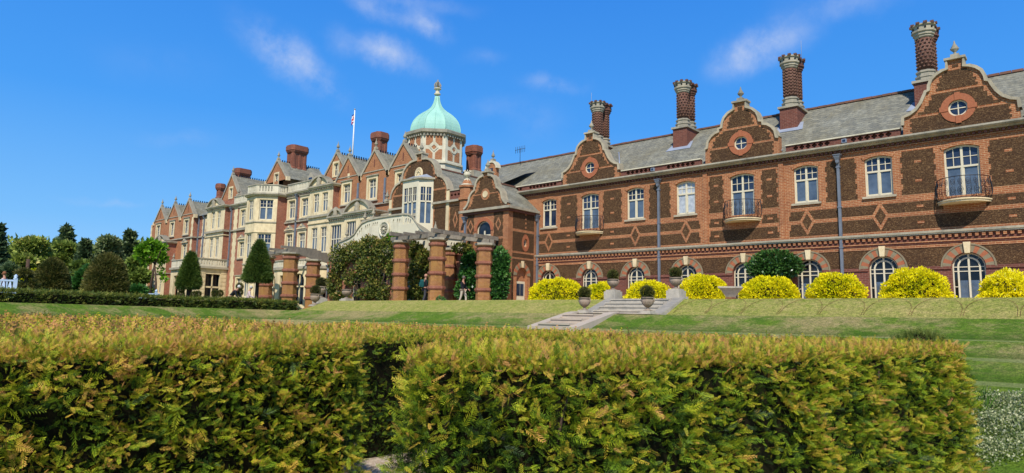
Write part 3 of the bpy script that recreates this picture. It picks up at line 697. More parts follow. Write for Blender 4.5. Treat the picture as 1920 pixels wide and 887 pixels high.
#PART2
def builder(root):
    o = Vector(root.location)
    def f(mb, name, label=None, parent=None):
        mb.v = [(p[0]-o.x, p[1]-o.y, p[2]-o.z) for p in mb.v]
        ob = mb.build(name, parent or root)
        if label: ob['label'] = label
        return ob
    f.o = o; return f
def RX(X): return Matrix.Translation((X, 0, 0)) @ Matrix.Rotation(PI/2, 4, 'Z')     # wall facing +X: local x runs along +Y
def winat(B, root, x, y, z, w, h, kind='cross', rise=0.0, rot=0.0, **k): return window(root, x-B.o.x, y-B.o.y, z-B.o.z, w, h, kind, rise, rot, **k)
def on_x(x, y, X): d = ray(x, y); t = X/d.x; return d.y*t, EZ+d.z*t
def finial(B, x, y, z, s=1.0, m='stone_grey', name='finial', base=.18):
    f = MB(); f.box(x-base*s, x+base*s, y-base*s, y+base*s, z, z+.22*s, m)
    f.lathe([(.11*s, .22*s), (.05*s, .30*s), (.06*s, .36*s), (.16*s, .46*s), (.18*s, .54*s), (.11*s, .60*s), (.13*s, .63*s), (.07*s, .76*s), (.025*s, .92*s), (.03*s, .97*s), (.005, 1.06*s)], x, y, m, 10, cz=z)
    return B(f, name)

# ================================================================== CORNER PAVILION
YP, PX0, PX1 = 30.2, -30.9, -26.95
pav = thing('corner_pavilion', 'small square brick and brown stone pavilion with scrolled gable where the wing meets the house', 'building', (-29, YP, 2.4)); B = builder(pav)
ca = -28.93
w = MB(); wa = seghead(ca-.75, ca+.45, 5.1, 7.25, .1)
aw = arched(ca-.12, .62, 5.2, 7.2)
w.sheet(rect(PX0, PX1, 2.2, 8.5), [aw], YP, .2, 'brick')
for a, b_ in ((PX0+.35, ca-.98), (ca+.74, PX1-.42)):
    w.flat(toothed(a, b_, 6.75, 8.3, .05), YP-.008, 'carr'); w.flat(toothed(a, b_, 4.6, 6.6, .05), YP-.008, 'carr'); w.flat(toothed(a, b_, 2.4, 4.4, .05), YP-.008, 'carr')
    m_ = (a+b_)/2
    w.flat([(m_-.26, 7.55), (m_, 7.1), (m_+.26, 7.55), (m_, 8.0)], YP-.014, 'brick'); w.flat([(m_-.16, 7.55), (m_, 7.27), (m_+.16, 7.55), (m_, 7.83)], YP-.02, 'carr')
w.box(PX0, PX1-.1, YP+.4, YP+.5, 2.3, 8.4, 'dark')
# side facing the lawn stairs (+X)
w.T = RX(PX1)
dY, _ = on_x(978, 540, PX1); oY, oZ = on_x(985, 456, PX1)
side_h = [arched(dY, .50, 2.4, 4.35)]
oval = [(oY+.17*math.cos(a), oZ+.27*math.sin(a)) for a in np.linspace(0, 2*PI, 17)[:-1]]
w.sheet(rect(YP, YW-.01, 2.2, 8.5), side_h+[oval], 0, .35, 'brick')
zb1, zb2, zb3 = on_x(978, 433, PX1)[1], on_x(978, 474, PX1)[1], on_x(978, 485, PX1)[1]
a, b_ = YP+.42, YW-.30
def sidepan(z0, z1, cut=None):
    if cut is None: w.flat(rect(a, b_, z0, z1), -.008, 'carr')
    else:
        for k in range(14):
            za, zc = z0+(z1-z0)*k/14, z0+(z1-z0)*(k+1)/14; q = cut((za+zc)/2)
            w.flat(rect(a, cut.c-q, za, zc), -.008, 'carr') if cut.c-q > a+.02 else None
            w.flat(rect(cut.c+q, b_, za, zc), -.008, 'carr') if cut.c+q < b_-.02 else None
sidepan(zb1+.09, 8.3)
def cutov(z): q = 1-((z-oZ)/.55)**2; return .36*math.sqrt(q) if q > 0 else .0001
cutov.c = oY; sidepan(zb2+.07, zb1-.09, cutov); sidepan(zb3+.06, zb2-.06)
def cutdoor(z): q = .80**2-max(0, z-4.35)**2; return math.sqrt(q) if q > 0 else .0001
cutdoor.c = dY; sidepan(2.4, zb3-.05, cutdoor)
for k in range(4): w.flat(rect(oY-.07, oY+.07, zb1+.18+k*.28, zb1+.3+k*.28), -.014, 'brick')
w.T = None; B(w, 'wall')
r = MB(); r.T = RX(PX1)
o1 = [(oY+.35*math.cos(a_), oZ+.54*math.sin(a_)) for a_ in np.linspace(0, 2*PI, 25)[:-1]]
r.sheet(o1, [[(oY+.18*math.cos(a_), oZ+.28*math.sin(a_)) for a_ in np.linspace(0, 2*PI, 25)[:-1]]], -.03, .02, 'rubbed'); r.T = None; B(r, 'brick_ring')
r = MB(); r.T = RX(PX1); r.sheet([(oY+.175*math.cos(a_), oZ+.275*math.sin(a_)) for a_ in np.linspace(0, 2*PI, 25)[:-1]], [[(oY+.13*math.cos(a_), oZ+.22*math.sin(a_)) for a_ in np.linspace(0, 2*PI, 25)[:-1]]], .10, .04, 'paint')
r.box(oY-.012, oY+.012, .10, .13, oZ-.23, oZ+.23, 'paint'); r.box(oY-.14, oY+.14, .10, .13, oZ-.012, oZ+.012, 'paint'); r.T = None; ov = B(r, 'oval_window')
r = MB(); r.T = RX(PX1); r.flat(rect(oY-.16, oY+.16, oZ-.26, oZ+.26), .14, 'glass_dark'); r.T = None; B(r, 'pane', parent=ov)
r = MB(); r.T = RX(PX1)
for k in range(11):
    a0, a1 = PI*k/11, PI*(k+1)/11
    r.prism([(dY+.52*math.cos(q), 4.35+.52*math.sin(q)) for q in (a0, a1)]+[(dY+.80*math.cos(q), 4.35+.80*math.sin(q)) for q in (a1, a0)], -.04, .02, 'arch_stone' if k % 2 == 0 else 'rubbed')
r.prism([(dY-.07, 4.86), (dY+.07, 4.86), (dY+.1, 5.27), (dY-.1, 5.27)], -.1, .02, 'stone'); r.T = None; B(r, 'arch_ring')
r = MB(); r.T = RX(PX1); r.box(dY-.48, dY+.48, .2, .25, 4.0, 4.86, 'brick'); r.box(dY-.46, dY+.46, .14, .22, 2.45, 4.0, 'paint'); r.box(dY-.36, dY+.36, .12, .14, 2.5, 2.95, 'paint'); r.T = None; dr = B(r, 'side_door')
r = MB(); r.T = RX(PX1); r.box(dY-.34, dY-.02, .125, .138, 3.1, 3.85, 'glass'); r.box(dY+.02, dY+.34, .125, .138, 3.1, 3.85, 'glass'); r.T = None; B(r, 'pane', parent=dr)
f = MB(); f.sheet(arched(ca-.12, .62, 5.2, 7.2), [arched(ca-.12, .55, 5.28, 7.2)], YP+.1, .05, 'paint'); f.box(ca-.17, ca-.07, YP+.09, YP+.14, 5.25, 7.2, 'paint'); f.box(ca-.72, ca+.48, YP+.085, YP+.14, 6.86, 6.95, 'paint')
aw_ = B(f, 'arched_window'); f = MB(); f.flat(arched(ca-.12, .56, 5.26, 7.2), YP+.14, 'glass_dark'); B(f, 'pane', parent=aw_)
r = MB(); r.prism(arc(ca-.12, 7.2, .63, 0, PI, 12)+arc(ca-.12, 7.2, .84, PI, 0, 12), YP-.03, YP+.01, 'rubbed'); B(r, 'window_head')
c = MB(); c.box(PX0-.25, PX1+.25, YP-.25, YP+.01, 8.46, 8.62, 'stone_grey'); c.box(PX1+.001, PX1+.249, YP+.011, YW-.02, 8.462, 8.618, 'stone_grey'); c.box(PX0, PX1+.1, YP-.12, YP-.005, 8.30, 8.458, 'brick_dark'); c.box(PX1+.005, PX1+.12, YP+.01, YW-.03, 8.30, 8.457, 'brick_dark'); B(c, 'cornice')
pg = [(1.92, 0), (1.92, .14), (1.80, .18), (1.60, .36), (1.47, .58), (1.42, .80), (1.36, .98), (1.18, 1.18), (.98, 1.28), (.96, 1.48), (.90, 1.50), (.86, 1.72), (.72, 1.95), (.50, 2.10), (.24, 2.15), (.24, 2.34)]
gable_block(ca, 8.62, YP-.02, pg, B, bands=(.95,), face='carr', rw=.16)
r = MB(); r.prism(arc(ca, 9.55, .22, 0, 2*PI, 16)[:-1], YP-.09, YP-.03, 'stone'); B(r, 'stone_plaque')
r = MB(); r.sheet(arc(ca, 9.55, .38, 0, 2*PI, 20)[:-1], [arc(ca, 9.55, .225, 0, 2*PI, 20)[:-1]], YP-.05, .03, 'brick'); B(r, 'brick_ring')
p = MB(); rz = 10.45; p.add([(PX0, YP+.2, 8.63), (ca, YP+.2, rz), (PX1+.24, YP+.2, 8.55), (PX0, YW+.6, 8.63), (ca, YW+.6, rz), (PX1+.24, YW-.01, 8.55), (ca+.05, YW-.01, rz-.03)], [(0, 1, 4, 3), (1, 2, 5, 6), (0, 2, 1)], 'slate'); ro = B(p, 'roof')
p = MB(); y = YP+.3
while y < YW-.3: p.box(ca-.1, ca+.1, y, y+.4, rz-.03, rz+.07, 'tile_ridge'); y += .42
B(p, 'ridge_tiles', parent=ro)
drain(pav, PX0+.25, YP, 2.4, 8.2, tuple(B.o))
drain(pav, PX1+.14, YW+.0, 2.4, 8.35, tuple(B.o)); 
# small bellcote gable rising behind the pavilion
r = MB(); bx_, bz_ = fx(921, 330, 32.2), fz(921, 333, 32.2); r.prism([(bx_-.42, bz_-.4), (bx_+.42, bz_-.4)]+arc(bx_, bz_+.62, .42, 0, PI, 10), 32.2, 32.5, 'brick')
r.prism(arc(bx_, bz_+.62, .42, 0, PI, 10)+arc(bx_, bz_+.62, .56, PI, 0, 10), 32.15, 32.55, 'stone_white'); r.box(bx_-.14, bx_+.14, 32.17, 32.2, bz_-.05, bz_+.65, 'glass'); B(r, 'bellcote'); finial(B, bx_, 32.35, bz_+1.16, .75)

# ================================================================== GARDEN BALLROOM BLOCK
YF = 31.0; FX0, FX1 = -39.6, -31.15; cf = -36.45
blk = thing('gabled_garden_block', 'garden front block with big scrolled gable, round emblem and cream bow window', 'building', (cf, YF, 2.4)); B = builder(blk)
w = MB(); bwx0, bwx1 = fx(759, 400, YF), fx(812, 400, YF)
w.sheet(rect(FX0, FX1, 2.2, 9.6), [], YF, .1, 'brick')
w.box(FX0, FX1, YF+.1, YF+6, 2.3, 9.6, 'brick')
for a, b_ in ((FX0+.2, bwx0-.15), (bwx1+.1, cf+3.0), (cf+3.35, FX1-.8)):
    w.flat(toothed(a, b_, 5.6, 7.2, .05), YF-.008, 'carr'); w.flat(toothed(a, b_, 7.4, 9.3, .05), YF-.008, 'carr')
m_ = (cf+3.35+FX1-.8)/2; w.flat([(m_-.24, 8.3), (m_, 7.7), (m_+.24, 8.3), (m_, 8.9)], YF-.014, 'brick'); w.flat([(m_-.14, 8.3), (m_, 7.95), (m_+.14, 8.3), (m_, 8.65)], YF-.02, 'carr')
w.box(cf+3.02, cf+3.3, YF-.08, YF+.01, 4.6, 10.4, 'stone'); w.box(cf-3.3, cf-3.02, YF-.08, YF+.01, 4.6, 10.4, 'stone')
B(w, 'wall')
c = MB(); c.box(FX0-.1, bwx0-.05, YF-.22, YF+.02, 9.55, 9.70, 'stone_grey'); B(c, 'cornice'); c = MB(); c.box(bwx1+.05, FX1+.1, YF-.22, YF+.02, 9.55, 9.70, 'stone_grey'); B(c, 'cornice')
fg = [(3.18, 0), (3.18, .85), (3.10, 1.15), (2.92, 1.50), (2.62, 1.80), (2.35, 1.92), (2.10, 1.98), (2.02, 2.14), (1.88, 2.20), (1.84, 2.50), (1.70, 2.85), (1.42, 3.15), (1.05, 3.36), (.75, 3.44), (.32, 3.46), (.32, 3.85)]
gable_block(cf, 9.62, YF-.02, fg, B, bands=(1.05,), rw=.2, th=.4)
r = MB(); r.lathe([(.36, 0), (.44, .02), (.44, .06), (.36, .09), (.30, .05)], 0, 0, 'stone', 20)
for q in range(8): r.lathe([(.07, .05), (.05, .12)], .18*math.cos(q*PI/4), .18*math.sin(q*PI/4), 'stone', 6)
r.v = [(x+cf, YF-.03-z, y*1.15+12.0) for x, y, z in r.v]; B(r, 'carved_emblem')
# canted bow window
zt, zb = fz(789, 349, 30.2), fz(789, 417, 30.2)
bp = [(bwx0, YF), (bwx0+.7, YF-.85), (bwx1-.7, YF-.85), (bwx1, YF)]
r = MB()
for (xa, ya), (xb, yb) in zip(bp, bp[1:]):
    L = math.hypot(xb-xa, yb-ya); r.T = Matrix.Translation((xa, ya, 0)) @ Matrix.Rotation(math.atan2(yb-ya, xb-xa), 4, 'Z')
    ws = [(L*.5, L-.36)]; 
    r.sheet(rect(0, L, zb-.9, zt+.55), [rect(.18, L-.18, zb, zt)], 0, .08, 'paint')
    tz = zb+(zt-zb)*.60
    r.box(.18, L-.18, .0, .08, tz-.05, tz+.05, 'paint')
    nm = 1 if L < 1.5 else 2
    for q in range(1, nm+1): xx = .18+(L-.36)*q/(nm+1); r.box(xx-.05, xx+.05, .0, .08, zb, zt, 'paint')
    n_ = 4 if nm == 1 else 6
    for q in range(1, n_): xx = .18+(L-.36)*q/n_; r.box(xx-.015, xx+.015, .03, .07, tz, zt, 'paint')
    r.box(.18, L-.18, .03, .07, (tz+zt)/2-.015, (tz+zt)/2+.015, 'paint')
r.T = None; bw = B(r, 'bow_window'); g = MB()
for (xa, ya), (xb, yb) in zip(bp, bp[1:]):
    L = math.hypot(xb-xa, yb-ya); g.T = Matrix.Translation((xa, ya, 0)) @ Matrix.Rotation(math.atan2(yb-ya, xb-xa), 4, 'Z')
    tz = zb+(zt-zb)*.60; g.flat(rect(.17, L-.17, zb, tz), .065, 'blind'); g.flat(rect(.17, L-.17, tz, zt), .065, 'glass')
g.T = None; B(g, 'pane', parent=bw)
r = MB(); r.plan([(x+(-.15 if x < cf else .15), y-(.12 if y < YF else 0)) for x, y in bp], zt+.55, zt+.68, 'stone_grey'); bq = [(x, y) for x, y in bp]
r.add([(bq[0][0], YF-.01, zt+.68), (bq[1][0], bq[1][1], zt+.68), (bq[2][0], bq[2][1], zt+.68), (bq[3][0], YF-.01, zt+.68), (bq[1][0]+.1, YF-.03, zt+1.05), (bq[2][0]-.1, YF-.03, zt+1.05)], [(0, 1, 4), (1, 2, 5, 4), (2, 3, 5)], 'lead'); B(r, 'bow_roof', parent=bw)
# pierced parapets and corner turret
for a, b_ in ((cf+3.32, FX1-.95), (FX0, cf-3.3)):
    p = MB(); n = max(1, int((b_-a)/.26)); p.sheet(rect(a, b_, 9.701, 10.35), [quatre(a+(k+.5)*(b_-a)/n, 10.05, .05, .065) for k in range(n)], YF, .12, 'brick_dark'); p.box(a, b_, YF+.15, YF+.2, 9.71, 10.35, 'brick_dark'); p.box(a, b_, YF-.06, YF+.22, 10.35, 10.44, 'stone_grey'); B(p, 'parapet')
p = MB(); p.lathe([(.50, 4.6), (.50, 9.55)], FX1-.45, YF+.12, 'brick', 8, False, PI/8); p.lathe([(.60, 9.55), (.60, 9.72), (.50, 9.74), (.50, 10.4), (.58, 10.42), (.58, 10.55), (.40, 10.6), (.22, 11.0)], FX1-.45, YF+.12, 'brick', 8, False, PI/8); B(p, 'corner_turret')
p = MB(); p.lathe([(.52, 10.56), (.30, 10.72), (.22, 11.02), (.12, 11.06), (.10, 11.14), (.22, 11.22), (.27, 11.34), (.24, 11.46), (.10, 11.56), (.02, 11.58)], FX1-.45, YF+.12, 'stone_white', 10)
for q in range(8): a_ = q*PI/4; p.tube([(FX1-.45+.1*math.cos(a_), YF+.12+.1*math.sin(a_), 11.45), (FX1-.45+.26*math.cos(a_), YF+.12+.26*math.sin(a_), 11.62)], .04, 'stone_white', 4)
B(p, 'turret_finial')
finial(B, fx(724, 372, YF), YF+.1, 10.35, .9)
p = MB(); p.add([(cf-3.15, YF+.3, 10.2), (cf, YF+.3, 12.75), (cf+3.3, YF+.3, 10.2), (cf-3.15, YF+9, 10.2), (cf, YF+9, 12.75), (cf+3.3, YF+9, 10.2)], [(0, 1, 4, 3), (1, 2, 5, 4), (0, 2, 1)], 'slate'); 
p.add([(cf+3.2, YF+.3, 10.0), (FX1+.5, YF+.3, 10.0), (FX1+2, YF+4.5, 12.2), (cf+1, YF+4.5, 12.2)], [(0, 1, 2, 3)], 'slate'); ro = B(p, 'roof')
p = MB(); y = YF+.4
while y < YF+8.8: p.box(cf-.11, cf+.11, y, y+.42, 12.72, 12.82, 'tile_ridge'); y += .44
B(p, 'ridge_tiles', parent=ro)
drain(blk, FX1+.18, YF-.0, 4.4, 8.3, tuple(B.o))

# curved stone terrace parapet in front of it (carried by the ground-floor loggia)
YL = 30.2
lg = thing('garden_loggia', 'brick garden loggia under the climbers topped by a curved pale stone parapet with emblem', 'building', (fx(722, 450, YL), YL, 2.4)); B = builder(lg)
tp = [(636, 455), (646, 451), (657, 446), (666, 439), (673, 428), (680, 419), (690, 414), (705, 410), (722, 407), (742, 404), (760, 402), (769, 403), (776, 409), (782, 419), (789, 428), (798, 435), (810, 441), (830, 445), (868, 449)]
tops = [on_y(x, y, YL) for x, y in tp]; zl = fz(722, 453, YL)
pts = [(tops[0][0], zl-1.2), (tops[-1][0], zl-1.2)]+tops[::-1]
p = MB(); hs_ = []
def topz(x):
    for (xa, za), (xb, zb_) in zip(tops, tops[1:]):
        if xa <= x <= xb: return za+(zb_-za)*(x-xa)/(xb-xa)
    return tops[-1][1]
x = tops[0][0]+.5; k = 0; ex = fx(722, 429, YL); ez = fz(722, 430, YL)
while x < tops[-1][0]-.3:
    if abs(x-ex) > .75 and k % 4 != 3:
        z = topz(x)-.42; hs_.append([(x-.06, z-.14), (x+.02, z-.16), (x+.06, z+.02), (x+.09, z+.13), (x, z+.16), (x-.05, z+.03)])
    x += .24; k += 1
p.sheet(pts, hs_, YL-.02, .15, 'stone_white'); p.prism(pts, YL+.18, YL+.34, 'stone_white')
n = len(tops); vs = []
for (x, z) in tops: vs += [(x, YL-.10, z-.03), (x, YL-.10, z+.09), (x, YL+.40, z+.09), (x, YL+.40, z-.03)]
p.add(vs, [(4*i+j, 4*i+(j+1) % 4, 4*i+4+(j+1) % 4, 4*i+4+j) for i in range(n-1) for j in range(4)], 'stone_grey'); B(p, 'curved_parapet')
p = MB(); p.lathe([(.62, 0), (.62, .10), (.52, .12), (.48, .07), (.46, .05)], 0, 0, 'stone_white', 24); 
for q in range(10): p.lathe([(.09, .05), (.07, .15)], .27*math.cos(q*PI/5), .27*math.sin(q*PI/5), 'stone_grey', 6)
p.lathe([(.14, .05), (.10, .16)], 0, 0, 'stone_white', 8); p.v = [(x+ex, YL-.03-z, y+ez) for x, y, z in p.v]; B(p, 'carved_emblem')
for px, py in ((647, 449), (681, 417), (697, 410), (777, 404), (813, 440)): finial(B, fx(px, py, YL), YL+.15, fz(px, py, YL)-.05, .95)
w = MB(); lx0, lx1 = fx(612, 520, YL), fx(868, 520, YL); hs_ = []
for px in (668, 716, 768, 812): hs_.append(arched(fx(px, 530, YL), .55, 2.6, 4.4))
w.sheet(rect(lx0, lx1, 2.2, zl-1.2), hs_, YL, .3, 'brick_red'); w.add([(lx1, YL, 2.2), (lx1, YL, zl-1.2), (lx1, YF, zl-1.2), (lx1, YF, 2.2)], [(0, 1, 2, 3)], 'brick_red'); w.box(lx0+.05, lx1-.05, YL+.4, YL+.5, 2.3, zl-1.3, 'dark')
w.add([(lx0, YL, 2.2), (lx0, YL, zl-1.2), (lx0, 33, zl-1.2), (lx0, 33, 2.2)], [(0, 1, 2, 3)], 'brick_red'); B(w, 'wall')
for h_ in hs_:
    xc = (h_[0][0]+h_[1][0])/2; f = MB(); f.sheet(arched(xc, .55, 2.6, 4.4), [arched(xc, .45, 2.75, 4.4)], YL+.12, .06, 'paint'); f.box(xc-.03, xc+.03, YL+.12, YL+.17, 2.7, 4.9, 'paint')
    for z in (3.4, 4.1): f.box(xc-.5, xc+.5, YL+.125, YL+.165, z-.02, z+.02, 'paint')
    aw_ = B(f, 'arched_window'); f = MB(); f.flat(arched(xc, .5, 2.7, 4.4), YL+.165, 'glass_dark'); B(f, 'pane', parent=aw_)

# ================================================================== MAIN HOUSE
hs = thing('mansion_house', 'great red brick country house with cream stone bays and pointed gables', 'building', (-62, 33, 1.9)); B = builder(hs)
def seg(x0, x1, Y, yb, z0, z1, mat, wins=(), sidemat='brick_red', top='lead', surr='stone', quoin=None, name='wall'):
    w = MB(); hl = []
    for (xc, zz, ww, hh, kind, rise) in wins:
        hl.append(seghead(xc-ww/2, xc+ww/2, zz, zz+hh, rise) if rise else rect(xc-ww/2, xc+ww/2, zz, zz+hh))
    w.sheet(rect(x0, x1, z0, z1), hl, Y, .16, mat, surr)
    for x in (x0, x1): w.add([(x, Y, z0), (x, Y, z1), (x, yb, z1), (x, yb, z0)], [(0, 1, 2, 3)], sidemat)
    w.add([(x0, Y, z1), (x1, Y, z1), (x1, yb, z1), (x0, yb, z1)], [(0, 1, 2, 3)], top)
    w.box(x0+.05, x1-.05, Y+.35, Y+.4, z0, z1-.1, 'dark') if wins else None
    if quoin:
        for (qa, qb) in quoin: w.flat(toothed(qa, qb, z0, z1-.02, .10, .40), Y-.012, 'stone')
    B(w, name)
    for (xc, zz, ww, hh, kind, rise) in wins:
        winat(B, hs, xc, Y, zz, ww, hh, kind, rise, sill=False, stonefr=False, glass='blind' if kind == 'sash' or kind == 'cross' else 'glass')
        if mat != 'stone':
            s = MB(); s.sheet(rect(xc-ww/2-.24, xc+ww/2+.24, zz-.14, zz+hh+.24), [rect(xc-ww/2, xc+ww/2, zz, zz+hh)], Y-.05, .045, 'stone'); s.box(xc-ww/2-.3, xc+ww/2+.3, Y-.12, Y-.0, zz-.24, zz-.14, 'stone_grey')
            s.box(xc-ww/2-.32, xc+ww/2+.32, Y-.14, Y-.0, zz+hh+.24, zz+hh+.32, 'stone_grey'); B(s, 'window_surround')
def string(x0, x1, Y, z, t=.14, d=.14, m='stone_grey', name='string_course', xr=None, yb=None):
    s = MB(); s.box(x0-.02, x1+d, Y-d, Y+.01, z, z+t, m)
    if yb: s.box(x1+.002, x1+d-.004, Y+.012, yb, z+.002, z+t-.002, m)
    B(s, name)
def cornice(x0, x1, Y, z, yb=None, name='cornice'):
    s = MB(); s.box(x0-.05, x1+.30, Y-.30, Y+.01, z, z+.14, 'stone_grey'); s.box(x0, x1+.2, Y-.2, Y+.005, z-.12, z-.002, 'stone')
    x = x0+.1
    while x < x1: s.box(x, x+.1, Y-.15, Y-.01, z-.26, z-.122, 'stone_grey'); x += .26
    if yb: s.box(x1+.002, x1+.298, Y+.012, yb, z+.002, z+.138, 'stone_grey'); s.box(x1+.002, x1+.198, Y+.012, yb, z-.118, z-.004, 'stone')
    B(s, name)
def balustrade(x0, x1, Y, z, h=.72, name='balustrade', T=None):
    s = MB(); s.T = T; n = max(2, int((x1-x0)/.30)); hl = []
    for k in range(n):
        x = x0+.2+(k+.5)*(x1-x0-.4)/n
        if k % 6 == 5: continue
        hl.append([(x-.05, z+.2), (x+.05, z+.2), (x+.03, z+h*.45), (x+.07, z+h-.18), (x-.07, z+h-.18), (x-.03, z+h*.45)])
    s.sheet(rect(x0, x1, z, z+h-.08), hl, Y, .12, 'stone_white'); s.sheet(rect(x0, x1, z, z+h-.08), hl, Y+.14, .01, 'stone_white')
    s.box(x0-.03, x1+.03, Y-.06, Y+.22, z+h-.08, z+h+.02, 'stone_grey'); s.T = None; B(s, name)
def tri_gable(xc, hw, z0, zap, Y, mat='brick', win=None, depth=5.0, fin=True, rmat='slate', deco=True):
    g = MB(); k = .06; prof_ = [(xc-hw, z0), (xc+hw, z0), (xc+hw-.05, z0+.3), (xc, zap), (xc-hw+.05, z0+.3)]
    hl = []
    if win: hl = [rect(xc-win[1]/2, xc+win[1]/2, win[0], win[0]+win[2])]
    g.sheet(prof_, hl, Y, .14, mat, 'stone'); 
    if win: g.box(xc-win[1], xc+win[1], Y+.3, Y+.33, win[0]-.2, win[0]+win[2]+.1, 'dark')
    elif deco:
        g.box(xc-.05, xc+.05, Y-.03, Y, z0+(zap-z0)*.35, z0+(zap-z0)*.62, 'brick_dark'); 
    zs = z0+.42; g.box(xc-hw*.82, xc+hw*.82, Y-.05, Y-.001, zs-.03, zs+.05, 'stone_grey') if not win else None
    B(g, 'gable_wall')
    c = MB()
    for s in (-1, 1):
        a = Vector((xc+s*(hw+.06), 0, z0+.22)); b_ = Vector((xc, 0, zap+.10)); d = (b_-a).normalized(); nn = Vector((-d.z*s, 0, d.x*s)) * -1
        nn = Vector((s*abs(d.z), 0, abs(d.x))); q = [a, b_, b_-Vector((0, 0, .26)), a-nn*.20]
        vs = [(p.x, Y-.09, p.z) for p in q]+[(p.x, Y+.30, p.z) for p in q]
        c.add(vs, [(0, 1, 2, 3), (4, 5, 6, 7), (0, 1, 5, 4), (3, 2, 6, 7), (0, 3, 7, 4)], 'stone_grey')
        x0, x1 = sorted((xc+s*(hw-.12), xc+s*(hw+.18))); c.box(x0, x1, Y-.12, Y+.25, z0-.15, z0+.26, 'stone')
    B(c, 'gable_coping')
    if win: winat(B, hs, xc, Y, win[0], win[1], win[2], 'sash', sill=False); s = MB(); s.sheet(rect(xc-win[1]/2-.15, xc+win[1]/2+.15, win[0]-.12, win[0]+win[2]+.18), [rect(xc-win[1]/2, xc+win[1]/2, win[0], win[0]+win[2])], Y-.04, .035, 'stone'); B(s, 'window_surround')
    r = MB(); zr = zap-.12; r.add([(xc-hw, Y+.2, z0+.1), (xc, Y+.2, zr), (xc+hw, Y+.2, z0+.1), (xc-hw, Y+depth, z0+.1), (xc, Y+depth, zr), (xc+hw, Y+depth, z0+.1)], [(0, 1, 4, 3), (1, 2, 5, 4), (0, 2, 1)], rmat)
    y = Y+.5
    while y < Y+depth: r.box(xc-.03, xc+.03, y, y+.10, zr-.02, zr+.17, 'iron'); y += .26
    B(r, 'gable_roof')
    if fin: finial(B, xc, Y+.08, zap+.02, .9, base=.14)
def seg_ped(x0, x1, Y, z, rise, name='pediment', m='stone'):
    s = MB(); c = (x0+x1)/2; hw = (x1-x0)/2; r = (hw*hw+rise*rise)/(2*rise); a = math.asin(min(1, hw/r))
    out = arc(c, z+rise-r, r, PI/2-a, PI/2+a, 12); s.prism(out, Y, Y+.35, m)
    s.prism(arc(c, z+rise-r, r+.16, PI/2-a, PI/2+a, 12)+arc(c, z+rise-r, r-.0, PI/2+a, PI/2-a, 12), Y-.22, Y+.4, 'stone_grey'); s.box(x0-.15, x1+.15, Y-.24, Y+.4, z-.14, z, 'stone_grey')
    s.lathe([(.16, -.2), (.26, .1), (.2, .3), (.28, .5), (.12, .75)], c, Y-.1, 'stone_grey', 8, cz=z); B(s, name)
def tri_ped(xc, hw, Y, z, h=.42):
    s = MB(); s.prism([(xc-hw, z), (xc+hw, z), (xc, z+h)], Y-.16, Y-.0, 'stone_grey'); s.box(xc-hw-.05, xc+hw+.05, Y-.2, Y-.001, z-.09, z, 'stone'); s.lathe([(.05, 0), (.11, .1), (.05, .22)], xc, Y-.16, 'stone', 6, cz=z+.1); B(s, 'pediment')
Z0 = 1.6
# A: three-gabled end
seg(-91.8, -79.0, 33, 41, Z0, 12.85, 'brick', [(-89.3, 11.05, 1.1, 1.55, 'sash', 0), (-85.0, 11.0, 1.1, 1.6, 'sash', 0), (-80.9, 10.95, 1.15, 1.65, 'sash', 0), (-80.9, 7.9, 1.1, 1.75, 'cross', 0), (-80.9, 3.6, 1.2, 2.0, 'cross', 0)], quoin=[(-91.8, -91.3), (-79.6, -79.0)])
for xc in (-88.93, -84.85, -80.75): tri_gable(xc, 1.92, 12.85, 15.05, 33.0, 'brick', depth=4.5)
string(-91.8, -79.0, 33, 10.35, yb=33.6); tri_ped(-80.9, .75, 33, 9.95)
seg(-87.6, -83.4, 32.0, 33, Z0, 10.0, 'stone', [(-86.2, 3.9, .9, 1.8, 'cross', 0), (-84.7, 3.9, .9, 1.8, 'cross', 0), (-86.2, 7.2, .9, 1.9, 'cross', 0), (-84.7, 7.2, .9, 1.9, 'cross', 0)])
string(-87.6, -83.4, 32, 6.2, .12, .1, 'stone_grey', yb=33); cornice(-87.6, -83.4, 32, 10.0, 33); seg_ped(-87.2, -83.9, 32.0, 10.16, .7)
# recess with twin pipes
seg(-79.0, -74.0, 33.6, 41, Z0, 12.9, 'brick_red', [], quoin=[(-78.0, -76.9), (-75.6, -74.4)])
string(-79.0, -74.0, 33.6, 10.35)
for px in (374, 384): drain(hs, fx(px, 420, 33.6), 33.6, 6.6, fz(px, 403, 33.45), tuple(B.o), r=.10)
# B
seg(-74.15, -69.9, 32.4, 33.4, Z0, 13.15, 'stone', [(-72.65, 10.8, .85, 1.95, 'cross', 0), (-71.3, 10.8, .85, 1.95, 'cross', 0), (-72.65, 7.6, .85, 2.2, 'cross', 0), (-71.3, 7.6, .85, 2.2, 'cross', 0)])
string(-74.15, -69.9, 32.4, 10.35, .22, .2, yb=33); string(-74.15, -69.9, 32.4, 9.95, .1, .1, 'stone', yb=33); cornice(-74.15, -69.9, 32.4, 13.15, 33); seg_ped(-74.0, -70.9, 32.4, 13.31, .75)
finial(B, -74.0, 32.7, 13.3, 1.0)
tri_gable(-71.35, 2.25, 14.05, 17.0, 33.6, 'brick', win=(14.35, .75, 1.1), depth=5.5)
w = MB(); w.box(-74.0, -62.9, 33.5, 38, 13.1, 14.1, 'brick_red'); B(w, 'attic_wall')
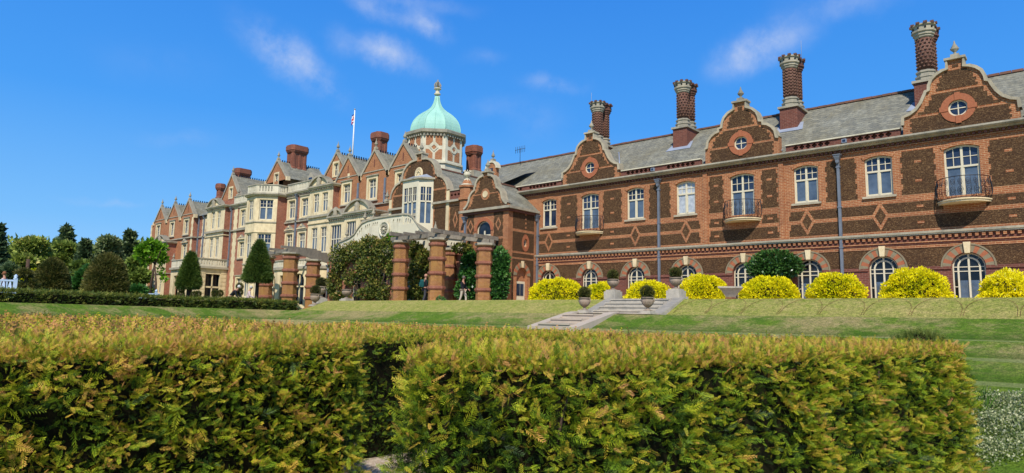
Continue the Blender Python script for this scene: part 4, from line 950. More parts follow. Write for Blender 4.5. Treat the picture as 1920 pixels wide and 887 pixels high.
# loggia
lX0, lX1, lY = -76.4, -69.6, 29.9
w = MB(); w.sheet(rect(lX0, lX1, Z0, 6.4), [rect(-75.6, -74.2, 2.4, 5.6), rect(-73.6, -72.4, 2.4, 5.6), rect(-71.9, -70.6, 2.4, 5.6)], lY, .3, 'stone')
w.T = RX(lX1); w.sheet(rect(lY, 32.99, Z0, 6.4), [rect(lY+.85, lY+2.35, 1.9, 5.7)], 0, .25, 'stone')
for z in np.arange(2.0, 6.2, .42):
    w.box(lY+.12, lY+.78, -.04, 0, z, z+.36, 'stone'); w.box(lY+2.42, lY+3.0, -.04, 0, z, z+.36, 'stone')
w.box(lY+.85, lY+2.35, .10, .2, 4.25, 4.42, 'stone'); w.box(lY+1.55, lY+1.65, .10, .2, 1.9, 5.7, 'stone'); w.box(lY+.5, lY+2.7, .5, .55, 1.9, 6.0, 'glass_dark'); w.T = None
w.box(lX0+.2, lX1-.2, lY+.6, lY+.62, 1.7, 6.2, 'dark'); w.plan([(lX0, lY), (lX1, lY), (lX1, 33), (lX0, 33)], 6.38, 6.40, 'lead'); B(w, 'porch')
string(lX0, lX1, lY, 6.25, .22, .22, yb=33); balustrade(lX0, lX1, lY, 6.47, .85)
balustrade(lY, 33.0, 0, 6.47, .85, T=RX(lX1)); finial(B, lX0+.2, lY+.1, 7.3, .8); finial(B, lX1-.9, lY+.1, 7.3, .8)
# B-C recess
seg(-69.9, -63.0, 33, 41, Z0, 13.2, 'brick_red', [(-66.95, 10.75, 1.1, 1.8, 'cross', 0), (-66.8, 7.5, 1.1, 1.6, 'cross', 0), (-66.8, 3.4, 1.2, 1.9, 'cross', 0)], quoin=[(-69.0, -68.1)])
string(-69.9, -63.0, 33, 10.35); cornice(-69.9, -63.0, 33, 13.15); balustrade(-69.2, -63.2, 33.0, 13.3, .85); tri_ped(-66.8, .75, 33, 9.45); drain(hs, -69.45, 33, 6.6, 13.0, tuple(B.o), r=.08)
finial(B, -68.5, 33.1, 14.15, 1.0); 
# C: canted bay
bp = [(-62.95, 32.05), (-61.5, 30.6), (-59.8, 30.6), (-58.33, 32.05)]
w = MB(); wl = []
for j, ((xa, ya), (xb, yb)) in enumerate(zip(bp, bp[1:])):
    L = math.hypot(xb-xa, yb-ya); T = Matrix.Translation((xa, ya, 0)) @ Matrix.Rotation(math.atan2(yb-ya, xb-xa), 4, 'Z'); w.T = T
    hl = [rect(.38, L-.38, z, z+h) for z, h in ((3.2, 2.2), (6.9, 2.35), (10.55, 2.0))]
    w.sheet(rect(0, L, Z0, 13.0), hl, 0, .15, 'stone')
    for z, t in ((9.35, .08), (10.3, .10), (6.3, .1), (12.85, .1)): w.box(-.02, L+.02, -.07, 0, z, z+t, 'stone_grey' if t == .1 else 'stone')
    for z, h in ((3.2, 2.2), (6.9, 2.35), (10.55, 2.0)): wl.append((xa, ya, math.atan2(yb-ya, xb-xa), L, z, h))
w.T = RX(bp[3][0]); w.sheet(rect(32.05, 33.0, Z0, 13.0), [], 0, .1, 'brick_red'); w.T = None
w.add([(bp[0][0], 32.05, Z0), (bp[0][0], 33, Z0), (bp[0][0], 33, 13), (bp[0][0], 32.05, 13)], [(0, 1, 2, 3)], 'brick_red')
w.plan([(-62.9, 32.1), (-61.5, 30.7), (-59.8, 30.7), (-58.4, 32.1), (-58.4, 33), (-62.9, 33)], 12.9, 12.98, 'lead'); w.box(-62.2, -59.0, 32.3, 32.4, Z0, 12.8, 'dark'); B(w, 'bay')
for xa, ya, an, L, z, h in wl: winat(B, hs, xa+math.cos(an)*L/2, ya+math.sin(an)*L/2, z, L-.76, h, 'cross', 0, an, sill=False, glass='blind')
s = MB()
full = [(bp[0][0], 33)]+bp+[(bp[3][0], 33)]
for (xa, ya), (xb, yb) in zip(full, full[1:]):
    L = math.hypot(xb-xa, yb-ya); s.T = Matrix.Translation((xa, ya, 0)) @ Matrix.Rotation(math.atan2(yb-ya, xb-xa), 4, 'Z'); s.box(-.1, L+.1, -.32, .0, 13.02, 13.16, 'stone_grey'); s.box(-.08, L+.08, -.2, .0, 12.90, 13.018, 'stone')
s.T = None; B(s, 'cornice')
for (xa, ya), (xb, yb) in zip(full, full[1:]):
    L = math.hypot(xb-xa, yb-ya); balustrade(0, L, 0, 13.17, .85, T=Matrix.Translation((xa, ya, 0)) @ Matrix.Rotation(math.atan2(yb-ya, xb-xa), 4, 'Z'))
# C-D wall
seg(-58.33, -53.3, 33, 41, Z0, 13.2, 'brick_red', [(-57.3, 10.75, 1.15, 1.75, 'cross', 0), (-55.0, 10.75, 1.15, 1.75, 'cross', 0), (-57.4, 7.4, 1.1, 1.85, 'cross', 0), (-55.2, 7.4, 1.1, 1.85, 'cross', 0), (-57.4, 3.4, 1.1, 1.9, 'cross', 0)], quoin=[(-53.95, -53.35)])
string(-58.3, -53.3, 33, 10.3); cornice(-58.3, -53.3, 33, 13.15); balustrade(-58.2, -53.4, 33, 13.3, .85); tri_ped(-57.4, .7, 33, 9.7); tri_ped(-55.2, .7, 33, 9.7)
drain(hs, fx(557, 400, 33), 33, 6.2, 13.0, tuple(B.o), r=.09)
xg = fx(519, 330, 35.0); zg = fz(519, 300, 35.0)
tri_gable(xg, 2.15, fz(519, 340, 35), zg, 35.0, 'brick', win=(fz(519, 346, 35), .8, 1.15), depth=5)
# D
seg(-53.3, -49.55, 32.4, 33.1, Z0, 13.05, 'stone', [(-52.2, 10.75, .9, 1.75, 'cross', 0), (-50.8, 10.75, .9, 1.75, 'cross', 0), (-52.2, 7.1, .95, 2.3, 'cross', 0), (-50.75, 7.1, .95, 2.3, 'cross', 0), (-51.5, 3.2, 1.5, 2.2, 'cross', 0)])
string(-53.3, -49.55, 32.4, 10.3, .2, .18, yb=33); string(-53.3, -49.55, 32.4, 9.75, .1, .1, 'stone', yb=33); cornice(-53.3, -49.55, 32.4, 13.05, 33); seg_ped(-53.2, -50.2, 32.4, 13.21, .75)
tri_gable(-50.35, 2.1, 13.7, 16.25, 33.1, 'brick', win=(14.05, .75, 1.15), depth=5)
# E
seg(-49.55, -39.0, 33, 41, Z0, 13.25, 'brick', [(-48.4, 11.35, 1.05, 1.7, 'cross', 0), (-44.75, 11.35, 1.05, 1.7, 'cross', 0), (-41.0, 11.35, 1.05, 1.7, 'cross', 0)])
for xc in (-48.34, -44.6, -40.85): tri_gable(xc, 1.85, 13.25, 15.55, 33.0, 'brick', depth=5 if xc < -41 else 1.6)
string(-49.5, -39.0, 33, 10.75)
for px in (673, 723): drain(hs, fx(px, 350, 33), 33, 10.8, 13.2, tuple(B.o), r=.09, hop=False)
seg(-49.45, -47.2, 32.1, 33, Z0, 9.95, 'stone', [(-48.4, 6.9, 1.55, 2.45, 'mullion', 0), (-48.4, 3.0, 1.5, 2.2, 'mullion', 0)], sidemat='stone'); cornice(-49.45, -47.2, 32.1, 9.95, 33); seg_ped(-49.4, -47.4, 32.1, 10.11, .5)
seg(-46.5, -42.6, 31.6, 33, Z0, 9.95, 'stone', [(-45.5, 6.9, 1.3, 2.45, 'mullion', 0), (-43.6, 6.9, 1.3, 2.45, 'mullion', 0)], sidemat='stone'); cornice(-46.5, -42.6, 31.6, 9.95, 33); seg_ped(-46.3, -42.9, 31.6, 10.11, .85)
seg(-42.6, -39.0, 32.4, 33, Z0, 9.6, 'brick', [(-41.0, 6.9, 1.2, 2.0, 'cross', 0)])
string(-42.6, -39.0, 32.4, 9.6, .14, .18)
# ground-floor curved bow behind the left arbour
bxa, bxb = fx(497, 540, 31.3), fx(618, 540, 31.3); cxb = (bxa+bxb)/2; hwb = (bxb-bxa)/2
pl = [(cxb-hwb*math.cos(a), 31.6-1.5*math.sin(a)) for a in np.linspace(0.05, PI-.05, 8)]
w = MB(); zt = fz(557, 500, 30.3)
for j, ((xa, ya), (xb, yb)) in enumerate(zip(pl, pl[1:])):
    L = math.hypot(xb-xa, yb-ya); w.T = Matrix.Translation((xa, ya, 0)) @ Matrix.Rotation(math.atan2(yb-ya, xb-xa), 4, 'Z')
    w.sheet(rect(0, L, Z0, zt), [arched(L/2, L*.34, 2.5, zt-1.3)] if j % 2 == 0 else [rect(L*.2, L*.8, 2.6, zt-.7)], 0, .2, 'stone')
    w.box(-.02, L+.02, -.12, 0, zt-.22, zt, 'stone_grey'); w.box(L*.1, L*.9, .28, .3, 2.2, zt-.4, 'glass_dark'); w.box(L/2-.05, L/2+.05, .1, .18, 2.5, zt-.6, 'stone'); w.box(L*.15, L*.85, .1, .18, zt-1.75, zt-1.63, 'stone')
w.T = None; w.plan(pl+[(bxb, 33), (bxa, 33)], zt-.02, zt+.03, 'lead'); w.box(bxa+.3, bxb-.3, 31.7, 31.75, Z0, zt-.1, 'dark'); B(w, 'bow')
for (xa, ya), (xb, yb) in zip(pl, pl[1:]):
    L = math.hypot(xb-xa, yb-ya); balustrade(0, L, 0, zt+.03, .6, T=Matrix.Translation((xa, ya, 0)) @ Matrix.Rotation(math.atan2(yb-ya, xb-xa), 4, 'Z'))
# main roof
p = MB(); p.add([(-91.5, 33.3, 12.9), (-44, 33.3, 12.9), (-44, 37.2, 15.6), (-91.5, 37.2, 15.6), (-91.5, 41, 12.9), (-44, 41, 12.9)], [(0, 1, 2, 3), (3, 2, 5, 4), (0, 3, 4), (1, 5, 2)], 'slate')
x = -91
while x < -44: p.box(x, x+.10, 37.17, 37.23, 15.55, 15.82, 'iron'); x += .3
B(p, 'roof')
s = MB(); dx_ = fx(583, 320, 35); dz_ = fz(583, 340, 35); s.prism([(dx_-.55, dz_-1), (dx_+.55, dz_-1), (dx_+.55, dz_+.5), (dx_, dz_+.95), (dx_-.55, dz_+.5)], 35, 36.5, 'stone_grey'); s.box(dx_-.3, dx_+.3, 34.97, 35, dz_-.2, dz_+.4, 'glass'); B(s, 'dormer')
def chim(px0, px1, yt, yb_, Y, wx=1.0):
    x0, zt = on_y(px0, yt, Y); zb_ = fz(px0, yb_, Y); x1 = x0+wx
    d = ray(px1, yt); Yb = min(Y+4, max(Y+.8, x1/d.x*d.y)); c = MB()
    c.box(x0+.1, x1-.1, Y+.1, Yb-.1, zb_-2.5, zt-.4, 'brick_house_chimney'); c.box(x0-.1, x1+.1, Y-.1, Yb+.1, zb_-2.5, zb_, 'stone_grey'); n = max(2, int(round((Yb-Y)/.62)))
    for k in range(n):
        yy = Y+.3+(Yb-Y-.6)*k/(n-1)
        for xx in (x0+.3, x1-.3):
            c.lathe([(.36, zb_), (.36, zb_+.15), (.27, zb_+.25), (.27, zt-.75), (.32, zt-.7)], xx, yy, 'brick_house_chimney', 8, False, PI/8)
    B(c, 'chimney_stack'); c = MB()
    ch_ = lambda e, c_: [(x0-e+c_, Y-e), (x1+e-c_, Y-e), (x1+e, Y-e+c_), (x1+e, Yb+e-c_), (x1+e-c_, Yb+e), (x0-e+c_, Yb+e), (x0-e, Yb+e-c_), (x0-e, Y-e+c_)]
    for e, c_, za, zc_ in ((.04, .25, zt-.80, zt-.70), (.09, .28, zt-.70, zt-.58), (.14, .30, zt-.58, zt-.12), (.09, .28, zt-.12, zt)): c.plan(ch_(e, c_), za+.001, zc_, 'brick_house_chimney')
    B(c, 'chimney_cap')
chim(437, 472, 317, 346, 36.5, 1.3); chim(537, 579, 274, 318, 36.3, 1.4); chim(695, 730, 250, 298, 37.2, 1.3); chim(872, 906, 275, 322, 40, 1.2); chim(405, 415, 345, 372, 36.5, .9)

# ================================================================== CUPOLA TOWER
cY = 36.6; cX = fx(818, 240, cY); ez_ = fz(815, 249, 34.4)+.52
cu = thing('copper_domed_turret', 'octagonal brick and stone turret under a pale green copper onion dome', 'tower', (cX, cY, 11)); B = builder(cu)
w = MB(); Rr = 2.42
w.lathe([(Rr, 11.0), (Rr, ez_-.25)], cX, cY, 'stone_white', 8, False, PI/8)
w.lathe([(Rr+.12, ez_-2.75), (Rr+.12, ez_-2.6), (Rr, ez_-2.55)], cX, cY, 'stone_white', 8, False, PI/8)
for k in range(8):
    an = k*PI/4; ap = Rr*math.cos(PI/8); hwf = Rr*math.sin(PI/8); w.T = Matrix.Translation((cX, cY, 0)) @ Matrix.Rotation(an+PI/2, 4, 'Z')
    z0_, z1_ = ez_-2.45, ez_-.45; zm = (z0_+z1_)/2; yy = -ap-.012
    for sx in (-1, 1):
        for sz in (-1, 1):
            q = [(sx*.10, zm+sz*(1.0)), (sx*(hwf-.26), zm+sz*1.0), (sx*(hwf-.26), zm+sz*.16), (sx*.42, zm+sz*.16), (sx*.10, zm+sz*.48)]
            w.flat([(x, z) for x, z in q], yy, 'brick')
    q = arc(0, zm, .17, 0, 2*PI, 8 if k % 2 else 4)[:-1]; w.flat(q, yy, 'brick')
    # raised ring / diamond
    w.sheet(arc(0, zm, .36, 0, 2*PI, 16 if k % 2 == 0 else 4)[:-1], [arc(0, zm, .22, 0, 2*PI, 16 if k % 2 == 0 else 4)[:-1]], yy-.03, .03, 'stone_white')
w.T = None; B(w, 'drum')
w = MB(); w.lathe([(Rr, ez_-.35), (Rr+.28, ez_-.22), (Rr+.32, ez_-.02), (Rr+.22, ez_+.06), (2.2, ez_+.10)], cX, cY, 'stone_grey', 8, False, PI/8)
for k in range(8):
    for q in range(7):
        an = k*PI/4; t = (q-3)*.27; ap = Rr*math.cos(PI/8)+.1; x = cX+ap*math.cos(an)-t*math.sin(an); y = cY+ap*math.sin(an)+t*math.cos(an); w.box(x-.06, x+.06, y-.06, y+.06, ez_-.5, ez_-.3, 'stone_grey')
B(w, 'eaves')
dp = [(r*.93, z*.96) for r, z in [(2.42, .06), (2.40, .35), (2.36, .62), (2.27, .92), (2.12, 1.22), (1.90, 1.50), (1.63, 1.76), (1.32, 2.0), (1.02, 2.2), (.78, 2.38), (.58, 2.58), (.44, 2.78), (.33, 3.02), (.26, 3.25), (.21, 3.5), (.19, 3.7)]]
w = MB(); w.lathe([(r, ez_+z) for r, z in dp], cX, cY, 'copper', 8, False, PI/8); dome = B(w, 'dome')
w = MB()
for k in range(8): an = PI/8+k*PI/4; w.tube([(cX+(r+.01)*math.cos(an), cY+(r+.01)*math.sin(an), ez_+z) for r, z in dp], .04, 'copper', 5)
for k in range(8):
    an = k*PI/4; w.tube([(cX+(r*.925+.01)*math.cos(an), cY+(r*.925+.01)*math.sin(an), ez_+z) for r, z in dp[:9]], .018, 'copper', 4)
B(w, 'dome_ribs', parent=dome)
w = MB(); w.lathe([(.20, 3.68), (.28, 3.72), (.28, 3.80), (.19, 3.84), (.17, 4.1), (.2, 4.15), (.32, 4.2), (.32, 4.27), (.20, 4.3)], cX, cY, 'stone_white', 10, cz=ez_)
w.lathe([(.08, 4.28), (.07, 4.9)], cX, cY, 'stone_grey', 6, cz=ez_)
for q in range(6):
    a = q*PI/3; w.tube([(cX+rr*math.cos(a), cY+rr*math.sin(a), ez_+z) for rr, z in ((.12, 4.3), (.27, 4.42), (.28, 4.6), (.16, 4.78), (.05, 4.86))], .045, 'stone_grey', 5)
w.lathe([(.09, 4.86), (.05, 4.92), (.07, 5.0), (.01, 5.08)], cX, cY, 'stone_grey', 8, cz=ez_); B(w, 'finial')

# ================================================================== FLAGPOLE, AERIAL
fpx, fpy = fx(661, 290, 37.2), 37.2; zt = fz(663.5, 207, 37.2)
fp = thing('flagpole', 'tall white flagpole with a limp union flag above the gables', 'flagpole', (fpx, fpy, 15.4))
p = MB(); p.tube([(0, 0, 0), (0, 0, zt-15.4)], [.09, .05], 'white', 8); p.build('pole', fp); p = MB(); p.lathe([(.02, 0), (.09, .04), (.09, .10), (.02, .15)], 0, 0, 'stone_grey', 8, cz=zt-15.4); p.build('pole_cap', fp)
p = MB(); zf = zt-15.7
for k in range(5):
    xa = -.05-.10*k; sw = .06*math.sin(k*1.7)
    q = [(xa, sw, zf-.06*k), (xa-.10, .06*math.sin((k+1)*1.7), zf-.06*(k+1)), (xa-.10, .06*math.sin((k+1)*1.7), zf-1.15-.03*k), (xa, sw, zf-1.15)]
    zz = lambda t: [tuple(Vector(q[0]).lerp(Vector(q[3]), t)), tuple(Vector(q[1]).lerp(Vector(q[2]), t))]
    for t0, t1, m_ in ((0, .14, 'blue'), (.14, .2, 'white'), (.2, .4, 'red' if k % 2 else 'white'), (.4, .6, 'red'), (.6, .7, 'white'), (.7, .86, 'blue' if k % 2 else 'red'), (.86, 1, 'white' if k % 2 else 'blue')):
        a, b_ = zz(t0), zz(t1); p.add([a[0], a[1], b_[1], b_[0]], [(0, 1, 2, 3)], m_)
p.build('flag', fp)
ar = thing('television_aerial', 'thin rooftop aerial on the wing ridge beside the pavilion', 'aerial', (fx(975, 300, 37), 37, 13.3))
p = MB(); p.tube([(0, 0, 0), (0, 0, 1.2)], .022, 'wire', 5); p.build('mast', ar); p = MB(); p.tube([(-.5, 0, 1.1), (.5, 0, 1.12)], .018, 'wire', 4)
for k in range(6): p.tube([(-.45+.18*k, 0, .85), (-.45+.18*k, 0, 1.35)], .014, 'wire', 4)
p.build('antenna', ar)

#PART3
# ================================================================== VEGETATION
def mesh_np(name, V, F, A, mat, core=None):
    """V (n,3) verts, F (m,k) faces, A (m,) tint per face"""
    me = bpy.data.meshes.new(name); nv, nf, k = len(V), len(F), F.shape[1]
    me.vertices.add(nv); me.vertices.foreach_set('co', V.astype(np.float32).ravel())
    me.loops.add(nf*k); me.loops.foreach_set('vertex_index', F.astype(np.int32).ravel())
    me.polygons.add(nf); me.polygons.foreach_set('loop_start', np.arange(0, nf*k, k, dtype=np.int32))
    me.update(calc_edges=True); at = me.attributes.new('v', 'FLOAT', 'FACE'); at.data.foreach_set('value', A.astype(np.float32))
    me.materials.append(M[mat]); return me
def frames(f, roll=None):
    f = f/np.linalg.norm(f, axis=1, keepdims=True); n = len(f)
    r = rng.normal(size=(n, 3)); s = np.cross(f, r); s /= np.linalg.norm(s, axis=1, keepdims=True)+1e-9; u = np.cross(s, f); return f, s, u
def scatter(T, F, A, P, D, S, val):
    """template verts T (m,3) with x along the shoot, faces F, face tints A; at points P, directions D, sizes S"""
    f, s, u = frames(D); n, m = len(P), len(T)
    V = P[:, None, :]+S[:, None, None]*(T[None, :, 0:1]*f[:, None, :]+T[None, :, 1:2]*s[:, None, :]+T[None, :, 2:3]*u[:, None, :])
    FF = (F[None]+(np.arange(n)*m)[:, None, None]).reshape(-1, F.shape[1]); AA = (A[None]+val[:, None]).ravel()
    return V.reshape(-1, 3), FF, np.clip(AA, 0, 1)
def join(parts):
    V, F, A, o = [], [], [], 0
    for v, f, a in parts: V.append(v); F.append(f+o); A.append(a); o += len(v)
    return np.concatenate(V), np.concatenate(F), np.concatenate(A)
def yew_template(n=9, wid=.11, seed=0):
    r = np.random.default_rng(seed); V, F, A = [], [], []
    def quad(a, b_, c, d, t): k = len(V); V.extend([a, b_, c, d]); F.append([k, k+1, k+2, k+3]); A.append(t)
    quad((0, -.018, 0), (1, -.008, -.1), (1, .008, -.1), (0, .018, 0), -.15)
    for i in range(n):
        x = .08+.9*i/(n-1); L = .34*(1-.5*(i/(n-1))**2); dz = -.1*x*x
        for s in (-1, 1):
            l = L*r.uniform(.8, 1.1); a = r.uniform(.65, .95); tx, ty, tz = x+l*math.cos(a), s*l*math.sin(a), dz+r.uniform(-.03, .06)
            px, py = -math.sin(a)*wid*.32, math.cos(a)*s*wid*.32*1
            quad((x-.02, 0, dz), (x+l*.5*math.cos(a)+px*.5-.0, s*l*.5*math.sin(a)+py*.3, dz+.02), (tx, ty, tz), (x+l*.5*math.cos(a)-px*.5+.02, s*l*.5*math.sin(a)-py*.3-s*.02, dz+.02), .10*(i/(n-1))-.05+r.uniform(-.04, .04))
    return np.array(V, float), np.array(F), np.array(A)
YT = [yew_template(8, .11, i) for i in range(5)]; YS = [yew_template(4, .42, i+9) for i in range(3)]
LEAF = (np.array([(0, 0, 0), (.45, -.28, .05), (1, 0, -.06), (.45, .28, .05)], float), np.array([[0, 1, 2, 3]]), np.array([0.0]))
def fbm(P, s):   # cheap smooth value noise from sines
    x, y, z = P[:, 0]*s, P[:, 1]*s, P[:, 2]*s
    return (np.sin(x*1.7+np.sin(y*1.3+z)*1.5)+np.sin(y*2.1+np.sin(z*1.9+x*.7)*1.4)+np.sin(z*2.3+np.sin(x*1.1+y*1.7)*1.3)+.6*np.sin(x*4.1+y*3.3+z*2.9))/3.6

def hedge(name, label, poly, z0, z1, dens, size, temps=YT, mat='yew', group=None, batter=.03, sides=None, topk=1.0, brown=.25, cat='hedge', gaps=True, rough=.06, vb=.49):
    """clipped hedge on a footprint poly [(x,y)] counter-clockwise; sides lists the faces dressed with shoots"""
    root = thing(name, label, cat, (poly[0][0], poly[0][1], z0), 0, group); o = np.array([poly[0][0], poly[0][1], z0])
    n = len(poly); parts = []; c = np.mean(np.array(poly), axis=0); H = z1-z0
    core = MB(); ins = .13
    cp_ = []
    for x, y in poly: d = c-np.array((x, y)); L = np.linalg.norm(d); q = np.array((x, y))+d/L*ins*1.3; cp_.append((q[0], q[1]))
    core.plan(cp_, z0, z1-.11, 'core')  # solid dark block, paints the shade seen through gaps in the leaves
    core.v = [(p[0]-o[0], p[1]-o[1], p[2]-o[2]) for p in core.v]; core.build('shade_core', root)
    for i in range(n):
        if sides is not None and i not in sides: continue
        a, b_ = np.array(poly[i]), np.array(poly[(i+1) % n]); L = np.linalg.norm(b_-a); t = (b_-a)/L; nn = np.array((t[1], -t[0]))
        N = int(L*H*dens); s = rng.random(N); h = rng.random(N)
        P = np.column_stack([a[0]+t[0]*s*L, a[1]+t[1]*s*L, z0+h*H])
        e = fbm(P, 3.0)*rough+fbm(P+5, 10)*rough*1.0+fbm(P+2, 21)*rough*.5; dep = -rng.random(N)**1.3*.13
        off = e+dep-batter*0+(1-h)*batter; P[:, 0] += nn[0]*off; P[:, 1] += nn[1]*off
        rs = np.clip((h-.93)/.07, 0, 1)*.05; P[:, 0] -= nn[0]*rs; P[:, 1] -= nn[1]*rs
        gp = fbm(P+17, 6.5)+.55*fbm(P+31, 15)
        if gaps:
            keep = (gp > -.34)|(rng.random(N) < .22); P, h, e, dep, gp, nk = P[keep], h[keep], e[keep], dep[keep], gp[keep], None; N = len(P)
        v = vb+np.clip(gp, -.5, .6)*.26+.08*fbm(P, 2.2)+.08*fbm(P+3, 6)+(e/rough)*.12+rng.normal(size=N)*.17+np.clip(dep+.02, -.2, 0)*3.0+(h**10)*.16  # deeper shoots get darker tints: shade of the recesses painted into the leaves
        D = np.column_stack([np.full(N, nn[0]*.8), np.full(N, nn[1]*.8), np.full(N, .25)])+rng.normal(size=(N, 3))*.80*np.array([1, 1, .8])
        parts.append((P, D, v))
    # top
    xs_, ys_ = np.array(poly)[:, 0], np.array(poly)[:, 1]; area = 0.5*abs(sum(poly[i][0]*poly[(i+1) % n][1]-poly[(i+1) % n][0]*poly[i][1] for i in range(n)))
    N = int(area*dens*topk*1.9*((xs_.max()-xs_.min())*(ys_.max()-ys_.min())/max(area, .01)))
    Q = np.column_stack([rng.uniform(xs_.min(), xs_.max(), N), rng.uniform(ys_.min(), ys_.max(), N)]); ok = np.ones(N, bool)
    for i in range(n):
        a, b_ = np.array(poly[i]), np.array(poly[(i+1) % n]); t = b_-a; ok &= (t[0]*(Q[:, 1]-a[1])-t[1]*(Q[:, 0]-a[0])) > 0
    Q = Q[ok]; N = len(Q); P = np.column_stack([Q, np.full(N, z1)]); P[:, 2] += fbm(P, 2.5)*.018+fbm(P, 11)*.012-rng.random(N)**1.4*.09+rng.random(N)**14*.05
    D = np.column_stack([np.zeros(N), np.zeros(N), np.full(N, .75)])+rng.normal(size=(N, 3))*.6
    v = .60+.12*fbm(P, 2.0)+.18*fbm(P+9, 9)+rng.normal(size=N)*.23+brown*.45; parts.append((P, D, v))
    out = []
    for P, D, v in parts:
        k = rng.integers(0, len(temps), len(P))
        S = size*.84*np.clip(rng.lognormal(0, .32, len(P)), .5, 2.3)*np.where(P[:, 2] > z1-.10, .72, 1.0)
        for j, T in enumerate(temps):
            m = k == j
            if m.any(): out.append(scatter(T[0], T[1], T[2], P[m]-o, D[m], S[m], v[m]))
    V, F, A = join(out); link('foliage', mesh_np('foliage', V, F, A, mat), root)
    return root
GH = 'clipped yew hedges of the sunken garden'
TOP = 1.45
A1, A2, B1 = on_z(757, 668, TOP), on_z(1010, 674, TOP), on_z(1812, 652, TOP)
h2 = [A1, A2, B1, (-2.35, 8.9), (-3.45, 3.35)]
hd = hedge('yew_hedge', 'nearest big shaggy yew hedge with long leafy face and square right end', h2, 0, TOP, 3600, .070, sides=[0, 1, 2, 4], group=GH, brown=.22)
# stems glimpsed in the gaps
p = MB()
for k in range(16):
    t = (k+.5)/16; x = A2[0]+(B1[0]-A2[0])*t-.16; y = A2[1]+(B1[1]-A2[1])*t; q = [(x-A1[0], y-A1[1], 0)]
    for j in range(4): q.append((q[-1][0]+random.uniform(-.04, .06), q[-1][1]+random.uniform(-.07, .07), .32*(j+1)))
    p.tube(q, [.022, .02, .016, .012, .006], 'bark', 5)
p.build('stems', hd)
P0, P1 = (-4.68, -.6), on_z(650, 636, TOP)
hedge('yew_hedge', 'shaggy yew hedge along the left foreground ending at the gravel corner', [(-6.3, P0[1]), P0, (-4.93, 3.65), (-6.3, 3.75)], 0, TOP-.03, 3200, .072, sides=[1, 2], group=GH, brown=.25, vb=.52)
hedge('yew_hedge', 'darker yew hedge behind the gravel corner between the two nearest hedges', [(-8.1, 4.3), (-6.45, 4.45), (-6.3, 9.0), (-8.1, 9.0)], 0, TOP-.04, 2000, .068, sides=[0, 1], group=GH, brown=.05, vb=.36)  # low vb puts the shade of this corner into the leaf colour
hedge('yew_hedge', 'low second yew hedge parallel behind the left foreground hedge', [(-9.6, -.4), (-7.3, -.4), (-7.3, 3.4), (-9.6, 3.4)], 0, TOP-.06, 420, .13, temps=YS, sides=[1], group=GH, brown=.45)
hedge('yew_hedge', 'third yew hedge beyond the left foreground hedge, golden brown on top', [(-14.5, .3), (-10.6, .3), (-10.6, 6.0), (-14.5, 6.0)], 0, TOP-.09, 260, .15, temps=YS, sides=[1], group=GH, brown=.45)
hedge('yew_hedge', 'farthest left yew hedge below the western grass bank', [(-23.5, 2.0), (-16, 2.0), (-16, 9.6), (-23.5, 7.5)], 0, TOP-.10, 150, .18, temps=YS, sides=[1], group=GH, brown=.5)
hedge('yew_hedge', 'long yew hedge crossing behind, nearest to the lower stairs', [(-15.5, 9.6), (-3.2, 9.6), (-3.2, 11.2), (-15.5, 11.2)], 0, TOP-.09, 330, .13, temps=YS, sides=[0], group=GH, brown=.42)
hedge('yew_hedge', 'short yew hedge in the middle beyond the dark gap', [(-13.0, 7.0), (-8.6, 7.0), (-8.6, 9.0), (-13.0, 9.0)], 0, TOP-.09, 330, .13, temps=YS, sides=[0, 1], group=GH, brown=.42)

def solid(name, label, cat, loc, prof, n, size, mat='yew_dark', group=None, trunk=None, temp=YS, core=True, squash=1.0, base=.35, rough=.05, extra=None, lean=0):
    """clipped topiary or shrub of revolution: prof (r, z) bottom to top"""
    root = thing(name, label, cat, loc, 0, group); pr = np.array(prof, float); seg_ = np.hypot(np.diff(pr[:, 0]), np.diff(pr[:, 1])); wgt = seg_*(pr[:-1, 0]+pr[1:, 0]+.02); wgt /= wgt.sum()
    k = rng.choice(len(seg_), n, p=wgt); t = rng.random(n); r = pr[k, 0]*(1-t)+pr[k+1, 0]*t; z = pr[k, 1]*(1-t)+pr[k+1, 1]*t
    dr, dz = np.diff(pr[:, 0])[k], np.diff(pr[:, 1])[k]; L = np.hypot(dr, dz); a = rng.random(n)*2*PI
    nr, nz = dz/L, -dr/L; N = np.column_stack([nr*np.cos(a), nr*np.sin(a), nz]); P = np.column_stack([r*np.cos(a), r*np.sin(a), z])
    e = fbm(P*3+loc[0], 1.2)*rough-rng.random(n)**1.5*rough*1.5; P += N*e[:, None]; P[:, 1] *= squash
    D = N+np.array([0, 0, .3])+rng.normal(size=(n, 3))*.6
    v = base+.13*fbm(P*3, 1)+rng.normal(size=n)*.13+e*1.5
    out = []; kk = rng.integers(0, len(temp), n); S = size*rng.uniform(.6, 1.3, n)
    for j, T in enumerate(temp):
        m = kk == j; out.append(scatter(T[0], T[1], T[2], P[m], D[m], S[m], v[m]))
    V, F, A = join(out); link('foliage', mesh_np('foliage', V, F, A, mat), root)
    c = MB(); c.lathe([(max(q[0]-rough*2.0-.02, .01), q[1]) for q in prof], 0, 0, 'core', 16); c.v = [(x, y*squash, z) for x, y, z in c.v]; c.build('shade_core', root)  # near-black filling, painted shade behind the clipped leaves
    if trunk: t_ = MB(); t_.tube([(0, 0, -trunk[1]), (.02, 0, -trunk[1]*.4), (0, 0, .3)], [trunk[0]*1.2, trunk[0], trunk[0]*.8], 'bark', 8); t_.build('trunk', root)
    return root
def blob(rx, h, flat=.25, n=10): return [(rx*.80, 0)]+[(rx*math.cos(a)**.75 if a < PI/2-.01 else 0.01, h*(.12+.88*math.sin(a))) for a in np.linspace(0, PI/2, n)]
LT = [LEAF]
